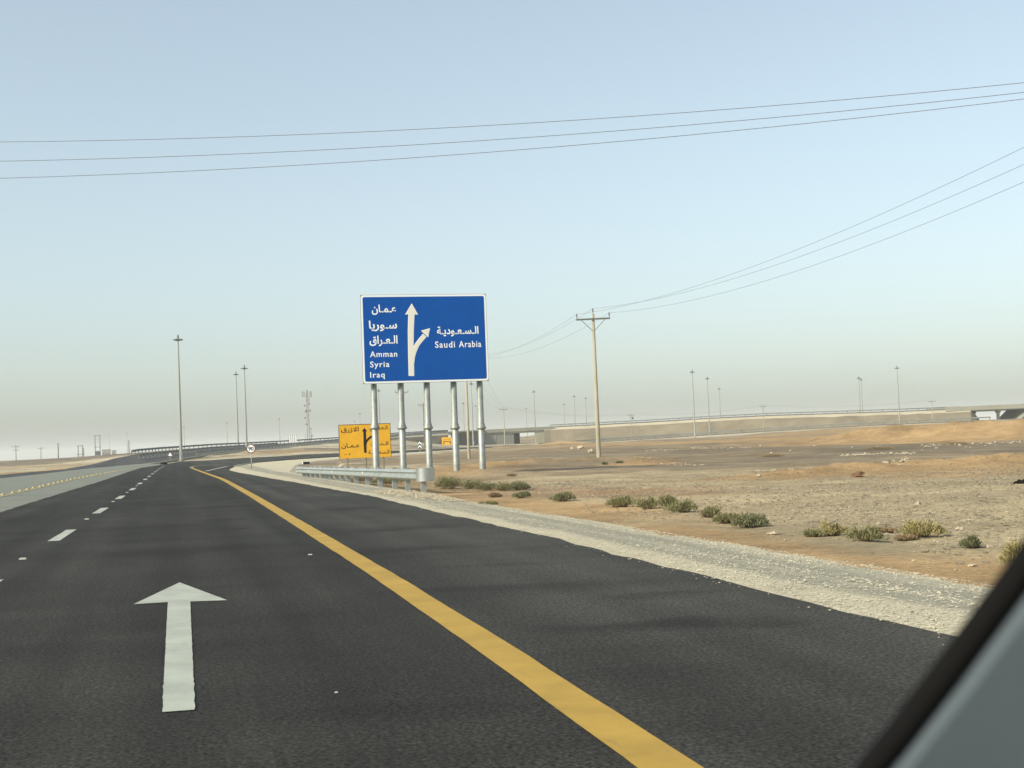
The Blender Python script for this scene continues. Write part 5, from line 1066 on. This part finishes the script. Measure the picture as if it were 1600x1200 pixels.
g = P(478, 722.3, 132); z = ground(g[0], g[1]); ob = thing('barrier_block', 'dark barrier block with a pale end lying on the verge beyond the guardrail', 'barrier', (g[0], g[1], z), -YAW)
b = MB(); b.box((0.05, 0, 0.12), (0.62, 0.28, 0.24)); b.build('dark_body', M['rubber'], ob); b = MB(); b.box((-0.33, 0, 0.11), (0.10, 0.27, 0.22)); b.build('pale_end', M['sign_white'], ob)

# ------------------------------------------------------------------ the car's own window pillar at the lower right
e0, e1 = P(1082, 1467, 0.56), P(1737, 637, 0.40)
ev = (e1-e0)/np.linalg.norm(e1-e0); side = _R*math.sin(math.radians(52))-_U*math.cos(math.radians(52)); side = side-ev*(side@ev); side /= np.linalg.norm(side); back = np.cross(ev, side); back = back if back@_F < 0 else -back
cp = thing('car_pillar', 'blurred grey windscreen pillar of the car with a black rubber edge', 'car pillar', tuple(e0))
prof = [(0.007, -0.02), (0.008, 0.002), (0.013, 0.010), (0.05, 0.013), (0.09, 0.017), (0.14, 0.020), (0.20, 0.020), (0.30, 0.014), (0.31, -0.05)]
rows = []
for u, w in prof: rows.append([(e1-e0)*t*1.0+side*u+back*(w+0.02*math.sin(math.pi*t)) for t in np.linspace(0, 1, 10)])
b = MB()
for i in range(len(rows)-1): b.strip(rows[i], rows[i+1])
b.strip(rows[-1], rows[0]); b.build('trim', M['trim'], cp, smooth=True)
b = MB(); tc_ = [(e1-e0)*t+side*0.006+back*(0.0+0.02*math.sin(math.pi*t)) for t in np.linspace(0, 1, 10)]; n = 10; V = []
for c in tc_:
    for j in range(n): a = 2*math.pi*j/n; V.append(c+side*0.005*math.cos(a)+back*0.007*math.sin(a))
b.add(V, [(i*n+j, i*n+(j+1) % n, (i+1)*n+(j+1) % n, (i+1)*n+j) for i in range(9) for j in range(n)]); b.build('rubber_seal', M['rubber'], cp, smooth=True)

# ------------------------------------------------------------------ haze
b = MB(); b.box((500, 3300, 14), (9200, 7800, 60)); hz_ = b.build('haze', None if False else M['wire'])
hm = bpy.data.materials.new('haze'); hm.use_nodes = True; hn = hm.node_tree.nodes; hn.clear(); out = hn.new('ShaderNodeOutputMaterial'); pv = hn.new('ShaderNodeVolumePrincipled')
pv.inputs['Color'].default_value = (0.93, 0.97, 0.95, 1); pv.inputs['Density'].default_value = 0.00024; pv.inputs['Anisotropy'].default_value = 0.0
hm.node_tree.links.new(pv.outputs[0], out.inputs['Volume']); hz_.data.materials.clear(); hz_.data.materials.append(hm); tag(hz_, 'thin pale dust haze over the whole plain', kind='stuff')
